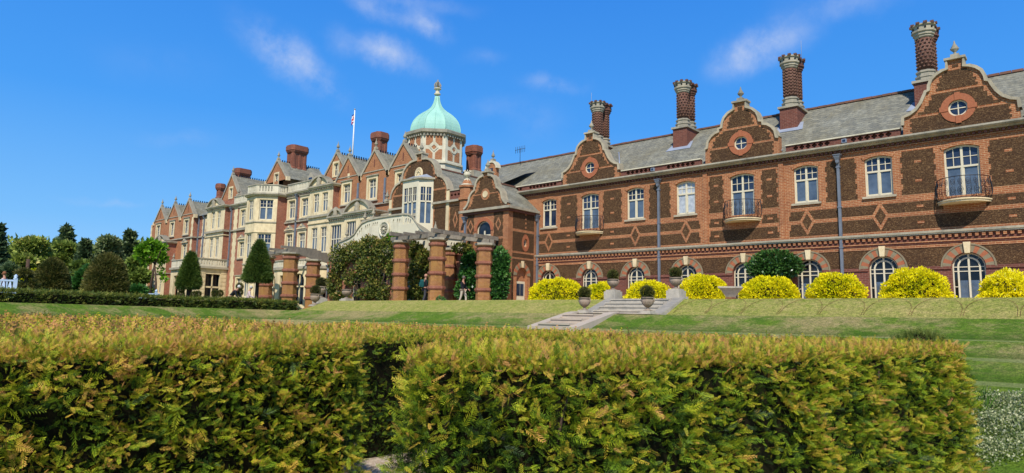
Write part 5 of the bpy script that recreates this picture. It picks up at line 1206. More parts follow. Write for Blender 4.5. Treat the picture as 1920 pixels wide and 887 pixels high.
# golden shrubs along the terrace
GG = 'golden shrubs lined up under the wing'
gs = [((1003, 1090, 523), 'first golden shrub of the row, right beside the pavilion door'), ((1103, 1146, 530), 'small golden shrub behind the left stair urn'), ((1177, 1255, 528), 'low golden shrub behind the stairs between the two upper urns'),
      ((1279, 1363, 514), 'golden shrub right of the stairs partly behind the stone basin'), ((1389, 1498, 518), 'golden shrub below the green wall shrub'), ((1515, 1622, 513), 'golden shrub at the foot of the right drainpipe'),
      ((1654, 1782, 505), 'largest golden shrub between the two rightmost visible garden doors'), ((1834, 1945, 510), 'golden shrub with paler cream leaves at the right edge of the view')]
for (x0, x1, yt), lb in gs:
    Y = 28.5; a, b_ = fx(x0, 558, Y), fx(x1, 558, Y); zt = fz((x0+x1)/2, yt, Y); rr = (b_-a)/2*.98; g0 = 2.45
    H = zt-g0; solid('golden_shrub', lb, 'shrub', ((a+b_)/2, Y, g0), blob(rr*1.03, H*.97), int(3600*rr*H*1.5+2600), .085, 'gold', GG, temp=LT, base=random.uniform(.47, .60) if x0 < 1800 else .66, rough=.17)
# green wall shrub, laurels, climbers
def leafcloud(name, label, cat, loc, cents, n, size, mat, base=.45, stems=None, group=None, squash=1, spread=.35, stemmat='bark', temp=LT, darkin=.25, jit=.14):
    """crown made of many leaf faces in overlapping lumps; cents (x, y, z, rx, ry, rz) relative to loc"""
    root = thing(name, label, cat, loc, 0, group); C = np.array(cents, float); w = C[:, 3]*C[:, 5]+C[:, 3]*C[:, 4]; w /= w.sum(); k = rng.choice(len(C), n, p=w)
    d = rng.normal(size=(n, 3)); d /= np.linalg.norm(d, axis=1, keepdims=True); rad = 1-rng.random(n)**1.6*spread; q = fbm(d*2.5+k[:, None]*3.1, 1.6)
    P = C[k, :3]+C[k, 3:6]*d*(rad+.14*q)[:, None]
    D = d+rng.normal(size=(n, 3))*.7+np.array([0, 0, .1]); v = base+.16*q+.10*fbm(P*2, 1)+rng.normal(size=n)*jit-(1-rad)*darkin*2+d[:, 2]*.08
    S = size*rng.uniform(.6, 1.35, n); kk = rng.integers(0, len(temp), n)
    out = [scatter(T[0], T[1], T[2], P[kk == j], D[kk == j], S[kk == j], v[kk == j]) for j, T in enumerate(temp) if (kk == j).any()]
    V, F, A = join(out); link('foliage', mesh_np('foliage', V, F, A, mat), root)
    if stems:
        t_ = MB()
        for pts, r in stems: t_.tube(pts, r, stemmat, 6)
        t_.build('trunk', root)
    return root
X, Yb = fx(1452, 520, 32.5), 32.45; zc = fz(1452, 500, 32.5)
leafcloud('wall_shrub', 'dark green rounded shrub trained on the wing wall between two garden doors', 'shrub', (X, Yb, 2.5), [(0, 0, zc-2.5+.15, 1.15, .4, .62), (-.55, 0, zc-2.5-.05, .75, .4, .5), (.6, 0, zc-2.5, .75, .4, .5), (.1, 0, zc-2.5-.55, .6, .35, .4)], 6500, .15, 'ivy', .66, [([(0, .1, 0), (0, .15, 2.1)], .06)])
Yq = 30.0
for px, pyc, rx, rz, lb in ((880, 520, .8, 1.55, 'glossy green laurel between the pergola piers and the pavilion'), (937, 515, .85, 1.75, 'glossy green laurel climbing the pavilion corner right of the last pergola pier')):
    x = fx(px, pyc, 29.7); leafcloud('laurel', lb, 'shrub', (x, 29.6, 2.5), [(0, 0, 1.5, rx*.8, .45, 1.5), (.1, 0, 2.6, rx*.7, .4, .8), (-.2, 0, .8, rx*.85, .5, .8)], 4600, .20, 'laurel', .56, group='laurels by the pavilion')
def climber(label, pxs, n, seed):
    c = []; Y = YL-.25
    for px, py, rpx, rpy in pxs: x, z = on_y(px, py, Y); sx = fx(px+rpx, py, Y)-x; c.append((x, 0, z-2.5, sx, .42, rpy*.036))
    c = [(q[0]+random.uniform(-.3, .3), q[1]+random.uniform(-.15, .1), q[2]+random.uniform(-.2, .2), q[3]*random.uniform(.55, 1.1), q[4]*random.uniform(.7, 1.2), q[5]*random.uniform(.6, 1.1)) for q in c for _ in (0, 1)]
    x0 = sum(q[0] for q in c)/len(c); cc_ = [(q[0]-x0,)+q[1:] for q in c]
    st = []
    for q in cc_[::2]: st.append(([(q[0]*.6, .05, 0), (q[0]*.8+.2, .1, q[2]*.5), (q[0], .1, q[2])], [.07, .05, .03]))
    return leafcloud('wall_climber', label, 'climber', (x0, Y, 2.5), cc_, n, .19, 'vine', .50, st, group='climbers on the loggia', spread=.55, jit=.22)
climber('big olive green climber smothering the loggia wall left of the pergola', [(640, 490, 18, 30), (628, 530, 12, 28), (665, 470, 26, 26), (695, 465, 24, 24), (722, 470, 20, 28), (690, 500, 26, 26), (735, 500, 14, 34), (657, 520, 14, 20), (705, 535, 14, 26), (690, 550, 16, 14), (640, 552, 14, 12), (725, 545, 14, 18)], 12500, 1)
climber('olive green climber between the first two pergola piers', [(780, 470, 16, 18), (792, 495, 16, 24), (775, 515, 9, 22), (795, 535, 16, 28), (772, 548, 8, 12)], 5200, 2)
leafcloud('sprouting_shrub', 'bright green shoots rising above the round emblem on the parapet', 'plant', (fx(737, 445, 30), 30.0, fz(737, 445, 30)), [(0, 0, 0, .55, .2, .22), (-.3, 0, .15, .2, .15, .15)], 420, .2, 'tree_c', .5)
leafcloud('hanging_basket', 'tangle of leafy growth hanging between the pergola beams by the pavilion', 'plant', (fx(868, 466, 29.5), 29.4, fz(868, 466, 29.5)), [(0, 0, 0, .7, .4, .3)], 700, .16, 'vine', .45)
leafcloud('small_plant', 'small tuft of greenery at the foot of the middle pergola pier', 'plant', (fx(826, 560, 26.2), 26.2, 2.5), [(0, 0, .15, .25, .25, .2)], 250, .12, 'laurel', .5)

# topiary cones on stems, in the western hedge
def cone(px, ytop, ybot, hw, ybase, zg, lb, dist=None):
    if dist is None: x, y = on_z(px, ybase, zg)
    else: x, y, _ = at_d(px, ybase, dist)
    dd = math.hypot(x, y); zf = lambda yy: at_d(px, yy, dd)[2]; m = dd/FPX/(1+((px-960)/FPX)**2)
    r = hw*m; zb_, zt = zf(ybot), zf(ytop); H = zt-zb_
    return solid('topiary_cone', lb, 'topiary', (x, y, zb_), [(r*.55, -.03), (r*.97, .02), (r, .07*H), (r*.80, H*.33), (r*.60, H*.58), (r*.40, H*.80), (r*.24, H*.94), (.03, H)], 9000, .14, 'yew_green', 'clipped yew cones on bare stems', trunk=(.10, zb_-ground(x, y)), rough=.03, base=.52)
cone(351, 474, 537, 20.5, 573, 1.88, 'smaller clipped yew cone on a bare trunk standing in the terrace hedge', 35.0)
cone(480, 450, 526, 26.5, 565, 1.88, 'larger clipped yew cone on a trunk in front of the left brick piers', 39.0)
def dome_at(px0, px1, yt, yb_, dist, lb, **k):
    px = (px0+px1)/2; x, y, zt = at_d(px, yt, dist); m = dist/FPX*.92*1.0; c = math.sqrt(1+((px-960)/FPX)**2); r = (px1-px0)/2*dist/(1+((px-960)/FPX)**2)/FPX*1.02
    H = zt-1.9; pr = [(r*.93, 0), (r, H*.15), (r*.97, H*.42), (r*.84, H*.66), (r*.60, H*.85), (r*.30, H*.96), (.02, H)]
    return solid('topiary_dome', lb, 'topiary', (x, y, 1.9), pr, 13000, .17, k.get('mat', 'yew_dark'), 'clipped yew domes on the lawn', rough=.05, base=k.get('base', .50))
dome_at(66, 135, 487, 560, 50, 'left clipped yew dome beside the golden conifer and pale gate')
dome_at(164, 244, 477, 560, 46, 'right and larger clipped yew dome with a browned left flank', base=.56)
x, y = -2.15, 11.4; zt = EZ-.0
solid('topiary_dome', 'low clipped dome peeping over the right end of the foreground hedge', 'topiary', (fx(1728, 640, 11.6), 11.6, .4), [(.44, 0), (.46, .5), (.43, .85), (.34, 1.04), (.2, 1.13), (.02, 1.16)], 5200, .075, 'yew_green', 'clipped yew domes on the lawn', rough=.03, base=.80)
# cloud-pruned yew, golden conifer, shrubs behind the hedge at far left
def dpt(px, py, dist): return at_d(px, py, dist)
def blobc(px, py, rpx, rpy, dist, o, dy=1.0):
    x, y, z = dpt(px, py, dist); m = dist/(1+((px-960)/FPX)**2)/FPX*1.03; return (x-o[0], y-o[1], z-o[2], rpx*m, rpx*m*dy, rpy*m)
x, y, z = dpt(45, 560, 47); o = (x, y, 1.9)
leafcloud('cloud_pruned_yew', 'tiered cloud-pruned yew with flat pads left of the left dome', 'topiary', o, [blobc(46, 513, 15, 7, 47, o), blobc(45, 540, 17, 9, 47, o), blobc(60, 533, 10, 6, 47, o), blobc(46, 552, 15, 6, 47, o)], 5200, .16, 'yew_dark', .5, [([(0, 0, 0), (0, 0, 2.6)], .1)], temp=YS)
x, y, z = dpt(66, 530, 55); o = (x, y, 1.9); leafcloud('golden_conifer', 'small golden yellow conifer peeping between the topiaries', 'conifer', o, [blobc(68, 511, 9, 4, 55, o), blobc(60, 522, 12, 5, 55, o), blobc(64, 530, 14, 6, 55, o)], 2200, .22, 'gold', .3)
x, y, z = dpt(150, 550, 52); o = (x, y, 1.9); leafcloud('laurel_bush', 'bright green bush between the two clipped domes', 'shrub', o, [blobc(148, 535, 14, 13, 52, o), blobc(160, 520, 13, 14, 52, o), blobc(170, 508, 10, 9, 52, o), blobc(150, 550, 14, 8, 52, o)], 4200, .30, 'laurel', .55)
x, y, z = dpt(255, 550, 56); o = (x, y, 1.9); leafcloud('laurel_bush', 'low green bush right of the right dome', 'shrub', o, [blobc(258, 545, 14, 8, 56, o), blobc(243, 548, 14, 7, 56, o)], 1900, .28, 'laurel', .5)
# terrace hedge along the edge of the western terrace
def terr(pxa, ya, pxb, yb_, lb, tw=.95, zt=None):
    a = on_z(pxa, ya, 1.88); b_ = on_z(pxb, yb_, 1.88)
    return a, b_
ta, tb, tm, tn = Vector(WA)+Vector((-.75, -.2)), Vector(WB)+Vector((-.75, .2)), None, None
def lerp(t): return ta.lerp(tb, t)
nrm = Vector((-wn.x, -wn.y))
def thedge(t0, t1, lb, h=.62, w=1.0, bs=.42):
    a, b_ = lerp(t0), lerp(t1); c, d = b_+nrm*w, a+nrm*w
    P = [tuple(a), tuple(d), tuple(c), tuple(b_)]
    ar = sum(P[i][0]*P[(i+1) % 4][1]-P[(i+1) % 4][0]*P[i][1] for i in range(4))
    if ar < 0: P = P[::-1]
    hedge('terrace_hedge', lb, P, 1.86, 1.86+h, 500, .13, temps=YS, gaps=False, mat='hedge_terrace', group='low dark hedges on the western terrace edge', brown=.0, rough=.05)
thedge(-.03, .32, 'right-hand low dark hedge running up to the left stairs', .50)
thedge(.345, .45, 'short low hedge piece around the smaller cone trunk', .46)
thedge(.462, 1.25, 'long low dark hedge at the far left', .46)

# trees
def tree(name, label, px0, px1, yt, yb_, dist, mat, n, size, kind='broad', base=.45, seedk=0, group='park trees beyond the terrace'):
    random.seed(hash(label) % 999 if 0 else seedk*17+3); px = (px0+px1)/2; x, y, _ = at_d(px, yb_, dist); o = (x, y, 1.9); C = []; m = dist/(1+((px-960)/FPX)**2)/FPX*1.03
    zt = at_d(px, yt, dist)[2]-1.9; R_ = (px1-px0)/2*m
    if kind == 'broad':
        for k in range(40):
            a = random.uniform(0, 2*PI); h = random.uniform(.06, .93); q = max(.25, math.sin(min(1, h*.95+.22)*PI*.95))**.6; rr = R_*q*random.uniform(.30, .86)
            s = R_*random.uniform(.20, .36); C.append((rr*math.cos(a), rr*math.sin(a), zt*h-s*.3, s, s, s*.75))
        C.append((0, 0, zt*.86, R_*.4, R_*.4, zt*.12))
    elif kind == 'conifer':
        for k in range(34):
            h = (k+.5)/34; rr = R_*(1-h)**.8*random.uniform(.45, 1.0); a = k*2.4; s = max(.25, R_*.34*(1-h)+.2); C.append((rr*math.cos(a), rr*math.sin(a), zt*(.12+.86*h), s*1.3, s*1.3, s*.42))
    elif kind == 'cedar':
        for k in range(22):
            h = random.uniform(.45, 1.0); rr = R_*(1.12-h)*random.uniform(.3, 1.2); a = k*2.4; s = R_*.30*(1.15-h)+.35; C.append((rr*math.cos(a), rr*math.sin(a), zt*h, s*1.4, s*1.4, s*.28))
    st = [([(0, 0, 0), (.1, 0, zt*.4), (0, .1, zt*.93)], [R_*.09+.12, R_*.06+.08, .05])]
    for c in C[::3]: st.append(([(0, 0, max(.5, c[2]*.6)), (c[0]*.5, c[1]*.5, c[2]*.85), (c[0], c[1], c[2])], [.14, .09, .04]))
    return leafcloud(name, label, 'tree', o, C, n, size, mat, base, st, group, spread=.6, darkin=.3)
tree('broadleaf_tree', 'broad rounded olive green tree at the left above the left dome', -6, 106, 443, 560, 92, 'tree_a', 30000, .50, seedk=1, base=.70)
tree('cedar_tree', 'dark spreading conifer rising behind the olive green tree', 78, 146, 421, 560, 105, 'tree_b', 15000, .60, 'conifer', seedk=2, base=.60)
tree('broadleaf_tree', 'mid green tree between the tall conifer and the right dome', 84, 150, 452, 560, 96, 'tree_a', 16000, .50, seedk=3, base=.58)
tree('conifer_tree', 'dark narrow conifer above the gap between the domes', 128, 172, 449, 560, 88, 'tree_b', 9000, .50, 'conifer', seedk=4, base=.6)
tree('broadleaf_tree', 'dark glossy round tree behind the right dome', 152, 236, 441, 560, 84, 'tree_b', 22000, .45, seedk=5, base=.82)
tree('conifer_tree', 'tall pointed dark conifer at the left end of the house', 206, 262, 431, 560, 90, 'tree_b', 12000, .50, 'conifer', seedk=6, base=.6)
tree('broadleaf_tree', 'dark tree with drooping boughs low beside the house end', 222, 284, 478, 560, 78, 'tree_a', 14000, .42, seedk=7, base=.48)
tree('conifer_tree', 'dark conifer cut by the left edge of the view', -52, 10, 418, 560, 86, 'tree_b', 9000, .55, 'conifer', seedk=8, base=.42)
tree('broadleaf_tree', 'low dark green trees filling the gap under the cut-off conifer', -20, 40, 496, 560, 80, 'tree_b', 7000, .5, seedk=9, base=.55)
tree('broadleaf_tree', 'low dark tree behind the bright bush between the domes', 118, 182, 488, 560, 76, 'tree_a', 8000, .45, seedk=10, base=.32)
C = []
for k in range(60):
    px = -60+k*6.2; dd = 112+random.uniform(-6, 6); x, y, z = at_d(px, random.uniform(478, 545), dd); C.append((x+120, y-20, z-1.9, 3.6, 3.6, 2.3))
wd = leafcloud('distant_wood', 'continuous mass of far woodland behind the park trees', 'wood', (-120, 20, 1.9), C, 26000, .75, 'tree_a', .50, spread=.5)
for q in list(wd.children): q.parent = None; q.location = (-120, 20, 1.9); q.name = 'distant_wood'; q['kind'] = 'stuff'; q['label'] = wd['label']; q['category'] = 'wood'
bpy.data.objects.remove(wd)
# small bright tree at the corner of the house
x, y, z = at_d(283, 560, 62); o = (x, y, 1.9); cs = [blobc(a, b_, c, d, 62, o) for a, b_, c, d in ((285, 458, 14, 9), (268, 468, 14, 8), (300, 468, 12, 12), (290, 480, 15, 10), (262, 480, 8, 7), (305, 485, 8, 10), (300, 505, 4, 10), (308, 520, 4, 8), (273, 492, 6, 6))]
leafcloud('young_tree', 'small bright green tree with bare bent trunks at the left corner of the house', 'tree', o, cs, 1700, .32, 'tree_c', .5, [([(-.4, 0, 0), (-.2, 0, 2.2), (.3, 0, 4.2)], [.13, .1, .06]), ([(.9, 0, 0), (.8, 0, 2.0), (.2, 0, 3.6)], [.10, .08, .05]), ([(.3, 0, 3.4), (-.9, 0, 4.6)], [.06, .03]), ([(.3, 0, 3.6), (1.2, 0, 4.8)], [.06, .03])], spread=.75)
# little ball topiaries by the porch
def balls(px, dist, lst, lb):
    x, y, _ = at_d(px, 560, dist); root = thing('ball_topiary', lb, 'topiary', (x, y, 1.9), 0, 'little ball topiaries by the porch'); out = []
    m = dist/(1+((px-960)/FPX)**2)/FPX*1.03; t = MB(); 
    for dx, py, r in lst:
        z = at_d(px, py, dist)[2]-1.9; rr = r*m; n = 700; d = rng.normal(size=(n, 3)); d /= np.linalg.norm(d, axis=1, keepdims=True); P = d*rr+np.array((dx*m*.75, dx*m*.66, z)); T = YS[0]
        out.append(scatter(T[0], T[1], T[2], P, d+rng.normal(size=(n, 3))*.5, np.full(n, .12), .42+rng.normal(size=n)*.13)); t.tube([(0, 0, 0), (dx*m*.4, dx*m*.35, z*.6), (dx*m*.75, dx*m*.66, z)], .04, 'bark', 5)
    V, F, A = join(out); link('foliage', mesh_np('foliage', V, F, A, 'yew_dark'), root); t.build('trunk', root)
balls(339, 60, [(0, 542, 4.5), (0, 552, 4.8)], 'two-ball topiary left of the smaller cone stem')
balls(367, 58, [(-4, 552, 4), (4, 551, 4.2)], 'pair of side-by-side balls right of the smaller cone stem')
balls(407, 57, [(-5, 550, 4.6), (5, 550, 4.6)], 'pair of side-by-side balls in front of the porch opening')
balls(448, 55, [(0, 537, 4.8), (0, 548, 5.0)], 'two-ball topiary between the two left visitors')

# flower bed at bottom right
def ground_leaves(name, label, poly, n, size, mat, base, h, **k):
    xs_, ys_ = np.array(poly)[:, 0], np.array(poly)[:, 1]; Q = np.column_stack([rng.uniform(xs_.min(), xs_.max(), n), rng.uniform(ys_.min(), ys_.max(), n)]); ok = np.ones(n, bool); m = len(poly)
    for i in range(m): a, b_ = np.array(poly[i]), np.array(poly[(i+1) % m]); t = b_-a; ok &= (t[0]*(Q[:, 1]-a[1])-t[1]*(Q[:, 0]-a[0])) > 0
    Q = Q[ok]; n = len(Q); G = np.array([ground(a, b_) for a, b_ in Q]); hh = h*(.6+.4*fbm(np.column_stack([Q*3, G]), 1.3)); P = np.column_stack([Q, G+rng.random(n)**.6*hh])
    D = rng.normal(size=(n, 3))*.8+np.array([0, 0, .5]); v = base+rng.normal(size=n)*.22+.1*fbm(P*4, 1)
    V, F, A = scatter(LEAF[0], LEAF[1], LEAF[2], P, D, size*rng.uniform(.6, 1.3, n), v); o = link(name, mesh_np(name, V, F, A, mat)); o['label'] = label; o['kind'] = 'stuff'; o['category'] = k.get('cat', 'ground cover'); return o
pa, pb, pc, pd = on_z(1832, 887, .05), on_z(1895, 887, .05), on_z(1960, 800, .1), on_z(1960, 735, .42)
bedp = [(-1.15, 8.6), (-.80, 8.6), (-.86, 9.6), (.9, 11.3), (.9, 12.0), (-1.7, 11.6), (-1.6, 9.8)]
bedp = [(-1.25, 8.4), (-.92, 8.4), (-.45, 10.0), (.5, 11.2), (.5, 11.9), (-1.75, 11.7)]
ground_leaves('white_flowering_ground_cover', 'cream and white flowering ground cover beside the lawn corner', bedp, 34000, .034, 'white_leaf', .5, .42)
tg = [(-1.8, 10.9), (-1.25, 10.6), (-1.1, 11.2), (-1.8, 11.7)]
n = 500; Q = np.column_stack([rng.uniform(-1.75, -1.2, n), rng.uniform(10.6, 11.4, n)]); G = np.array([ground(a, b_) for a, b_ in Q]); BL = (np.array([(0, -.02, 0), (.6, -.018, 0), (1, 0, -.15), (.6, .018, 0), (0, .02, 0)], float), np.array([[0, 1, 2, 3, 4]]), np.array([0.0]))
V, F, A = scatter(BL[0], BL[1], BL[2], np.column_stack([Q, G]), rng.normal(size=(n, 3))*.35+np.array([0, 0, 1]), rng.uniform(.25, .48, n), rng.random(n)); o = link('grass_tuft', mesh_np('grass_tuft', V, F, A, 'blade')); tag(o, 'tuft of strap-shaped leaves between hedge end and white ground cover', 'plant')

#PART4
# ================================================================== STAIRS, URNS, BASIN
def stairs(name, label, x0, x1, ytop, ztop, ybot, zbot, n, mat, cheek=.30, ext=0):
    root = thing(name, label, 'stairs', ((x0+x1)/2, ybot, zbot)); o = root.location
    s = MB(); dy = (ytop-ybot)/n; dz = (ztop-zbot)/n
    for k in range(n):
        s.box(x0, x1, ybot+k*dy, ytop+.35, zbot-.15 if k == 0 else zbot+k*dz+.002, zbot+(k+1)*dz, mat); s.box(x0, x1, ybot+k*dy-.025, ybot+k*dy+.01, zbot+(k+1)*dz-.045, zbot+(k+1)*dz+.003, mat)
    s.v = [(a-o.x, b_-o.y, c-o.z) for a, b_, c in s.v]; s.build('steps', root)
    for sx, xa in ((-1, x0-cheek), (1, x1)):
        c = MB(); P = [(ybot-.1, zbot-.2), (ytop+.3, ztop-.2), (ytop+.3, ztop+.09), (ytop, ztop+.05), (ybot-.1, zbot+.05)]
        vs = [(xa, y, z) for y, z in P]+[(xa+cheek, y, z) for y, z in P]; m = len(P)
        c.add(vs, [tuple(range(m)), tuple(range(m, 2*m))]+[(i, (i+1) % m, m+(i+1) % m, m+i) for i in range(m)], mat); c.v = [(a-o.x, b_-o.y, q-o.z) for a, b_, q in c.v]; c.build('cheek_wall', root)
    return root
stairs('upper_stairs', 'weathered grey stone stairs flanked by the four urns', -13.95, -11.50, 22.0, 2.485, 20.45, 1.89, 4, 'step', .42)
stairs('lower_stairs', 'clean buff stone stairs cut into the lower grass bank', -12.88, -11.68, 17.75, 1.85, 15.9, 1.40, 3, 'step_clean', .34)
b = MB(); b.add([(-13.3, 17.9, 1.885), (-11.1, 17.9, 1.885), (-11.1, 20.6, 1.90), (-14.4, 20.6, 1.90)], [(0, 1, 2, 3)], 'step_clean'); o = b.build('landing_path'); o['kind'] = 'structure'
lsx0, lsx1 = fx(606, 575, 23), fx(640, 575, 23)
stairs('side_stairs', 'weathered stone stairs at the left end of the grass terrace', lsx0, lsx1+.9, 25.0, 2.49, 22.6, 1.90, 5, 'step', .35)
def urn(x, y, z, s, lb, plinth=None, ball=True, lbb='', fat=1.0):
    r = thing('garden_urn', lb, 'urn', (x, y, z), 0, 'stone urns with clipped box balls')
    p = MB(); zo = 0
    if plinth: p.box(-plinth[0], plinth[0], -plinth[0], plinth[0], 0, plinth[1], 'step'); p.box(-plinth[0]*.8, plinth[0]*.8, -plinth[0]*.8, plinth[0]*.8, plinth[1], plinth[1]+.06, 'step'); zo = plinth[1]+.06; p.build('pedestal', r)
    u = MB(); f = fat*s
    u.lathe([(.17*f, 0), (.17*f, .04*s), (.08*f, .09*s), (.06*f, .14*s), (.10*f, .18*s), (.20*f, .27*s), (.29*f, .40*s), (.31*f, .50*s), (.27*f, .56*s), (.30*f, .61*s), (.33*f, .63*s), (.32*f, .66*s), (.26*f, .66*s), (.24*f, .56*s)], 0, 0, 'urn', 24, cz=zo)
    for k in range(20):
        a = 2*PI*k/20; u.tube([((q+.004)*f*math.cos(a), (q+.004)*f*math.sin(a), zo+zz*s) for q, zz in ((.10, .18), (.20, .27), (.29, .40))], .014*s, 'urn', 4)
    u.box(-.16*f, .16*f, -.16*f, .16*f, zo-.001, zo+.03*s, 'urn'); u.build('bowl', r)
    for sx in (-1, 1):
        h = MB(); h.tube([(sx*.29*f, 0, zo+.42*s), (sx*.37*f, 0, zo+.46*s), (sx*.37*f, 0, zo+.57*s), (sx*.30*f, 0, zo+.60*s)], .022*s, 'urn', 6); h.build('handle', r)
    if ball: solid('box_ball', lbb, 'topiary', (x, y, z+zo+.60*s), [(.12*s, 0), (.25*s, .12*s), (.29*s, .28*s), (.25*s, .44*s), (.13*s, .54*s), (.01, .57*s)], 1500, .07, 'yew_dark', 'clipped box balls in the urns', rough=.02, base=.42)
    return r
for px, y, z, s, lb, lbb in ((1149.5, 22.3, 2.5, .92, 'upper left urn on a pedestal at the head of the grey stairs', 'box ball in the upper left urn of the stairs'), (1267.5, 22.3, 2.5, .92, 'upper right urn on a pedestal at the head of the grey stairs', 'box ball in the upper right urn of the stairs')):
    urn(fx(px, 550, y), y, z, s*.70, lb, (.26, .30), True, lbb, 1.12)
for px, y, z, s, lb, lbb in ((1096, 19.6, 1.90, .94, 'lower left urn at the foot of the grey stairs', 'box ball in the lower left urn of the stairs'), (1214.5, 19.6, 1.90, .94, 'lower right urn at the foot of the grey stairs', 'box ball in the lower right urn of the stairs')):
    urn(fx(px, 575, y), y, z, s*.72, lb, (.22, .05), True, lbb)
urn(fx(590, 575, 21.8), 21.8, ground(fx(590, 575, 21.8), 21.8), .95, 'lower urn at the foot of the far left stairs', (.28, .04), True, 'box ball in the lower urn of the left stairs')
urn(fx(600, 560, 25.4), 25.4, 2.42, 1.15, 'upper urn at the head of the far left stairs in front of the pipe', (.36, .35), True, 'box ball in the upper urn of the left stairs', 1.1)
urn(fx(650, 560, 28), 28.0, 2.5, 1.0, 'empty wide urn on a plinth below the climber', (.36, .30), False, '', 1.2)
bx_, by_ = fx(1370, 550, 25.5), 25.5
r = thing('stone_basin', 'square carved stone basin on a dark pedestal between two golden shrubs', 'basin', (bx_, by_, 2.48))
p = MB(); zt = fz(1370, 538, by_)-2.48; hb = .62
q0 = [(-hb, -hb), (hb, -hb), (hb, hb), (-hb, hb)]
def frus(mb, a, za, b_, zb_, m): mb.add([(x*a, y*a, za) for x, y in ((-1, -1), (1, -1), (1, 1), (-1, 1))]+[(x*b_, y*b_, zb_) for x, y in ((-1, -1), (1, -1), (1, 1), (-1, 1))], [(0, 1, 5, 4), (1, 2, 6, 5), (2, 3, 7, 6), (3, 0, 4, 7), (0, 1, 2, 3), (4, 5, 6, 7)], m)
frus(p, .18, zt-.40, .33, zt-.16, 'step'); frus(p, .33, zt-.158, .43, zt-.06, 'step'); frus(p, .45, zt-.058, .45, zt, 'step'); p.build('bowl', r, rot=.35)
p = MB(); p.box(-.2, .2, -.2, .2, 0, zt-.42, 'brick_dark'); p.build('pedestal', r, rot=.35)

# wire hoops edging the mown bank
hp_ = None; x = -10.3
while x < 2.2:
    lb = 'thin rusty wire hoop laid along the topmost grass bank'
    if hp_ is None:
        me = MB(); R_ = .56; me.tube([(-R_, 0, 0)]+[(-R_*math.cos(a), .35+.85*math.sin(a), (.35+.85*math.sin(a))*.43) for a in np.linspace(0, PI, 18)]+[(R_, 0, 0)], .0045, 'rust', 4); hp_ = me.mesh('wire_hoop')
    o = link('wire_hoop', hp_, None, (x, 20.72, 1.965)); tag(o, lb, 'edging', 'wire edging hoops on the bank'); x += 1.18

# ================================================================== PERGOLAS
def pier(root, x, y, zt, s=1.0, zb_=2.3):
    p = MB(); H = zt-zb_; n = 4; prof_ = []; z = zb_; hb = H/(n+.55); R_ = .52*s
    prof_ += [(R_*1.16, z), (R_*1.16, z+.62*hb*.6), (R_*1.05, z+.62*hb*.7)]
    for k in range(n):
        za = z+.45*hb+k*hb
        prof_ += [(R_*.95, za), (R_*.95, za+hb*.98)]
        p.lathe([(R_*.9, za+hb*.69), (R_*1.04, za+hb*.72), (R_*1.12, za+hb*.80), (R_*1.10, za+hb*.94), (R_*.9, za+hb*.975)], x-root.location.x, y-root.location.y, 'brick_band', 8, False, PI/8+.35, cz=-root.location.z)
    prof_.append((R_*.97, zt)); p.lathe(prof_, x-root.location.x, y-root.location.y, 'brick_pier', 8, False, PI/8+.35, cz=-root.location.z); o = p.build('pier', root)
    c = MB(); c.lathe([(R_*1.05, 0), (R_*1.22, .05), (R_*1.22, .16), (R_*1.0, .2)], x-root.location.x, y-root.location.y, 'stone_grey', 8, False, PI/8+.35, cz=zt-root.location.z); c.build('capstone', o)
def beam(root, pts, w=.09, h=.24):
    b_ = MB(); o = root.location; n = len(pts); vs = []
    for i, q in enumerate(pts):
        d = (Vector(pts[min(i+1, n-1)])-Vector(pts[max(i-1, 0)])).normalized(); s = Vector((-d.y, d.x, 0)).normalized()*w
        for a, z in ((-1, 0), (1, 0), (1, h), (-1, h)): vs.append(tuple(Vector(q)+s*a+Vector((0, 0, z))-o))
    b_.add(vs, [(4*i+j, 4*i+(j+1) % 4, 4*i+4+(j+1) % 4, 4*i+4+j) for i in range(n-1) for j in range(4)]+[(0, 1, 2, 3), (4*n-4, 4*n-3, 4*n-2, 4*n-1)], 'wood'); b_.build('beam', root)
prt = thing('brick_pergola', 'pergola of banded brick piers with heavy grey timbers in front of the loggia', 'pergola', (fx(818, 560, 27.5), 27.5, 2.4))
pp = [(751, 28.0, 453), (819.5, 27.5, 448), (908.5, 29.0, 458)]; tops_ = []
for px, Y, yt in pp: x = fx(px, 500, Y); z = fz(px, yt+4, Y); pier(prt, x, Y, z); tops_.append(Vector((x, Y, z+.2)))
bk = []
for px, Y, yt in ((842.5, 29.9, 467),): x = fx(px, 500, Y); z = fz(px, yt+4, Y); pier(prt, x, Y, z, .92); bk.append(Vector((x, Y, z+.2)))
t0, t1, t2 = tops_
e = lambda a, b_, k: tuple(Vector(a)+(Vector(b_)-Vector(a))*k)
for d in (-.22, .22):
    D = Vector((0, d, 0)); beam(prt, [t0+(t0-t1)*.22+D, t1+(t1-t0)*.08+D+Vector((0, 0, .0))]); beam(prt, [t1+(t1-t2)*.14+D+Vector((0, 0, .02)), t2+(t2-t1)*.14+D+Vector((0, 0, .02))])
bb = bk[0]; beam(prt, [t1+Vector((.3, -.8, .25)), (t1.x+.2, 30.1, t1.z+.25)]); beam(prt, [t0+Vector((.0, -1.0, .25)), (t0.x-.1, 30.0, t0.z+.25)]); beam(prt, [t2+Vector((0, -.9, .25)), (t2.x, 30.1, t2.z+.25)])
for q in (.33, .66):
    m_ = t0.lerp(t1, q); beam(prt, [m_+Vector((0, -.8, .25)), m_+Vector((0, 2.1, .25))], .06, .18); m_ = t1.lerp(t2, q); beam(prt, [m_+Vector((0, -.8, .25)), m_+Vector((0, 1.6, .25))], .06, .18)
beam(prt, [bb+(t0-t1)*.1, bb+(t2-t1)*.8], .08, .2); beam(prt, [t0+Vector((-.6, 1.6, .22)), t1+Vector((.6, 1.7, .22))], .08, .2)
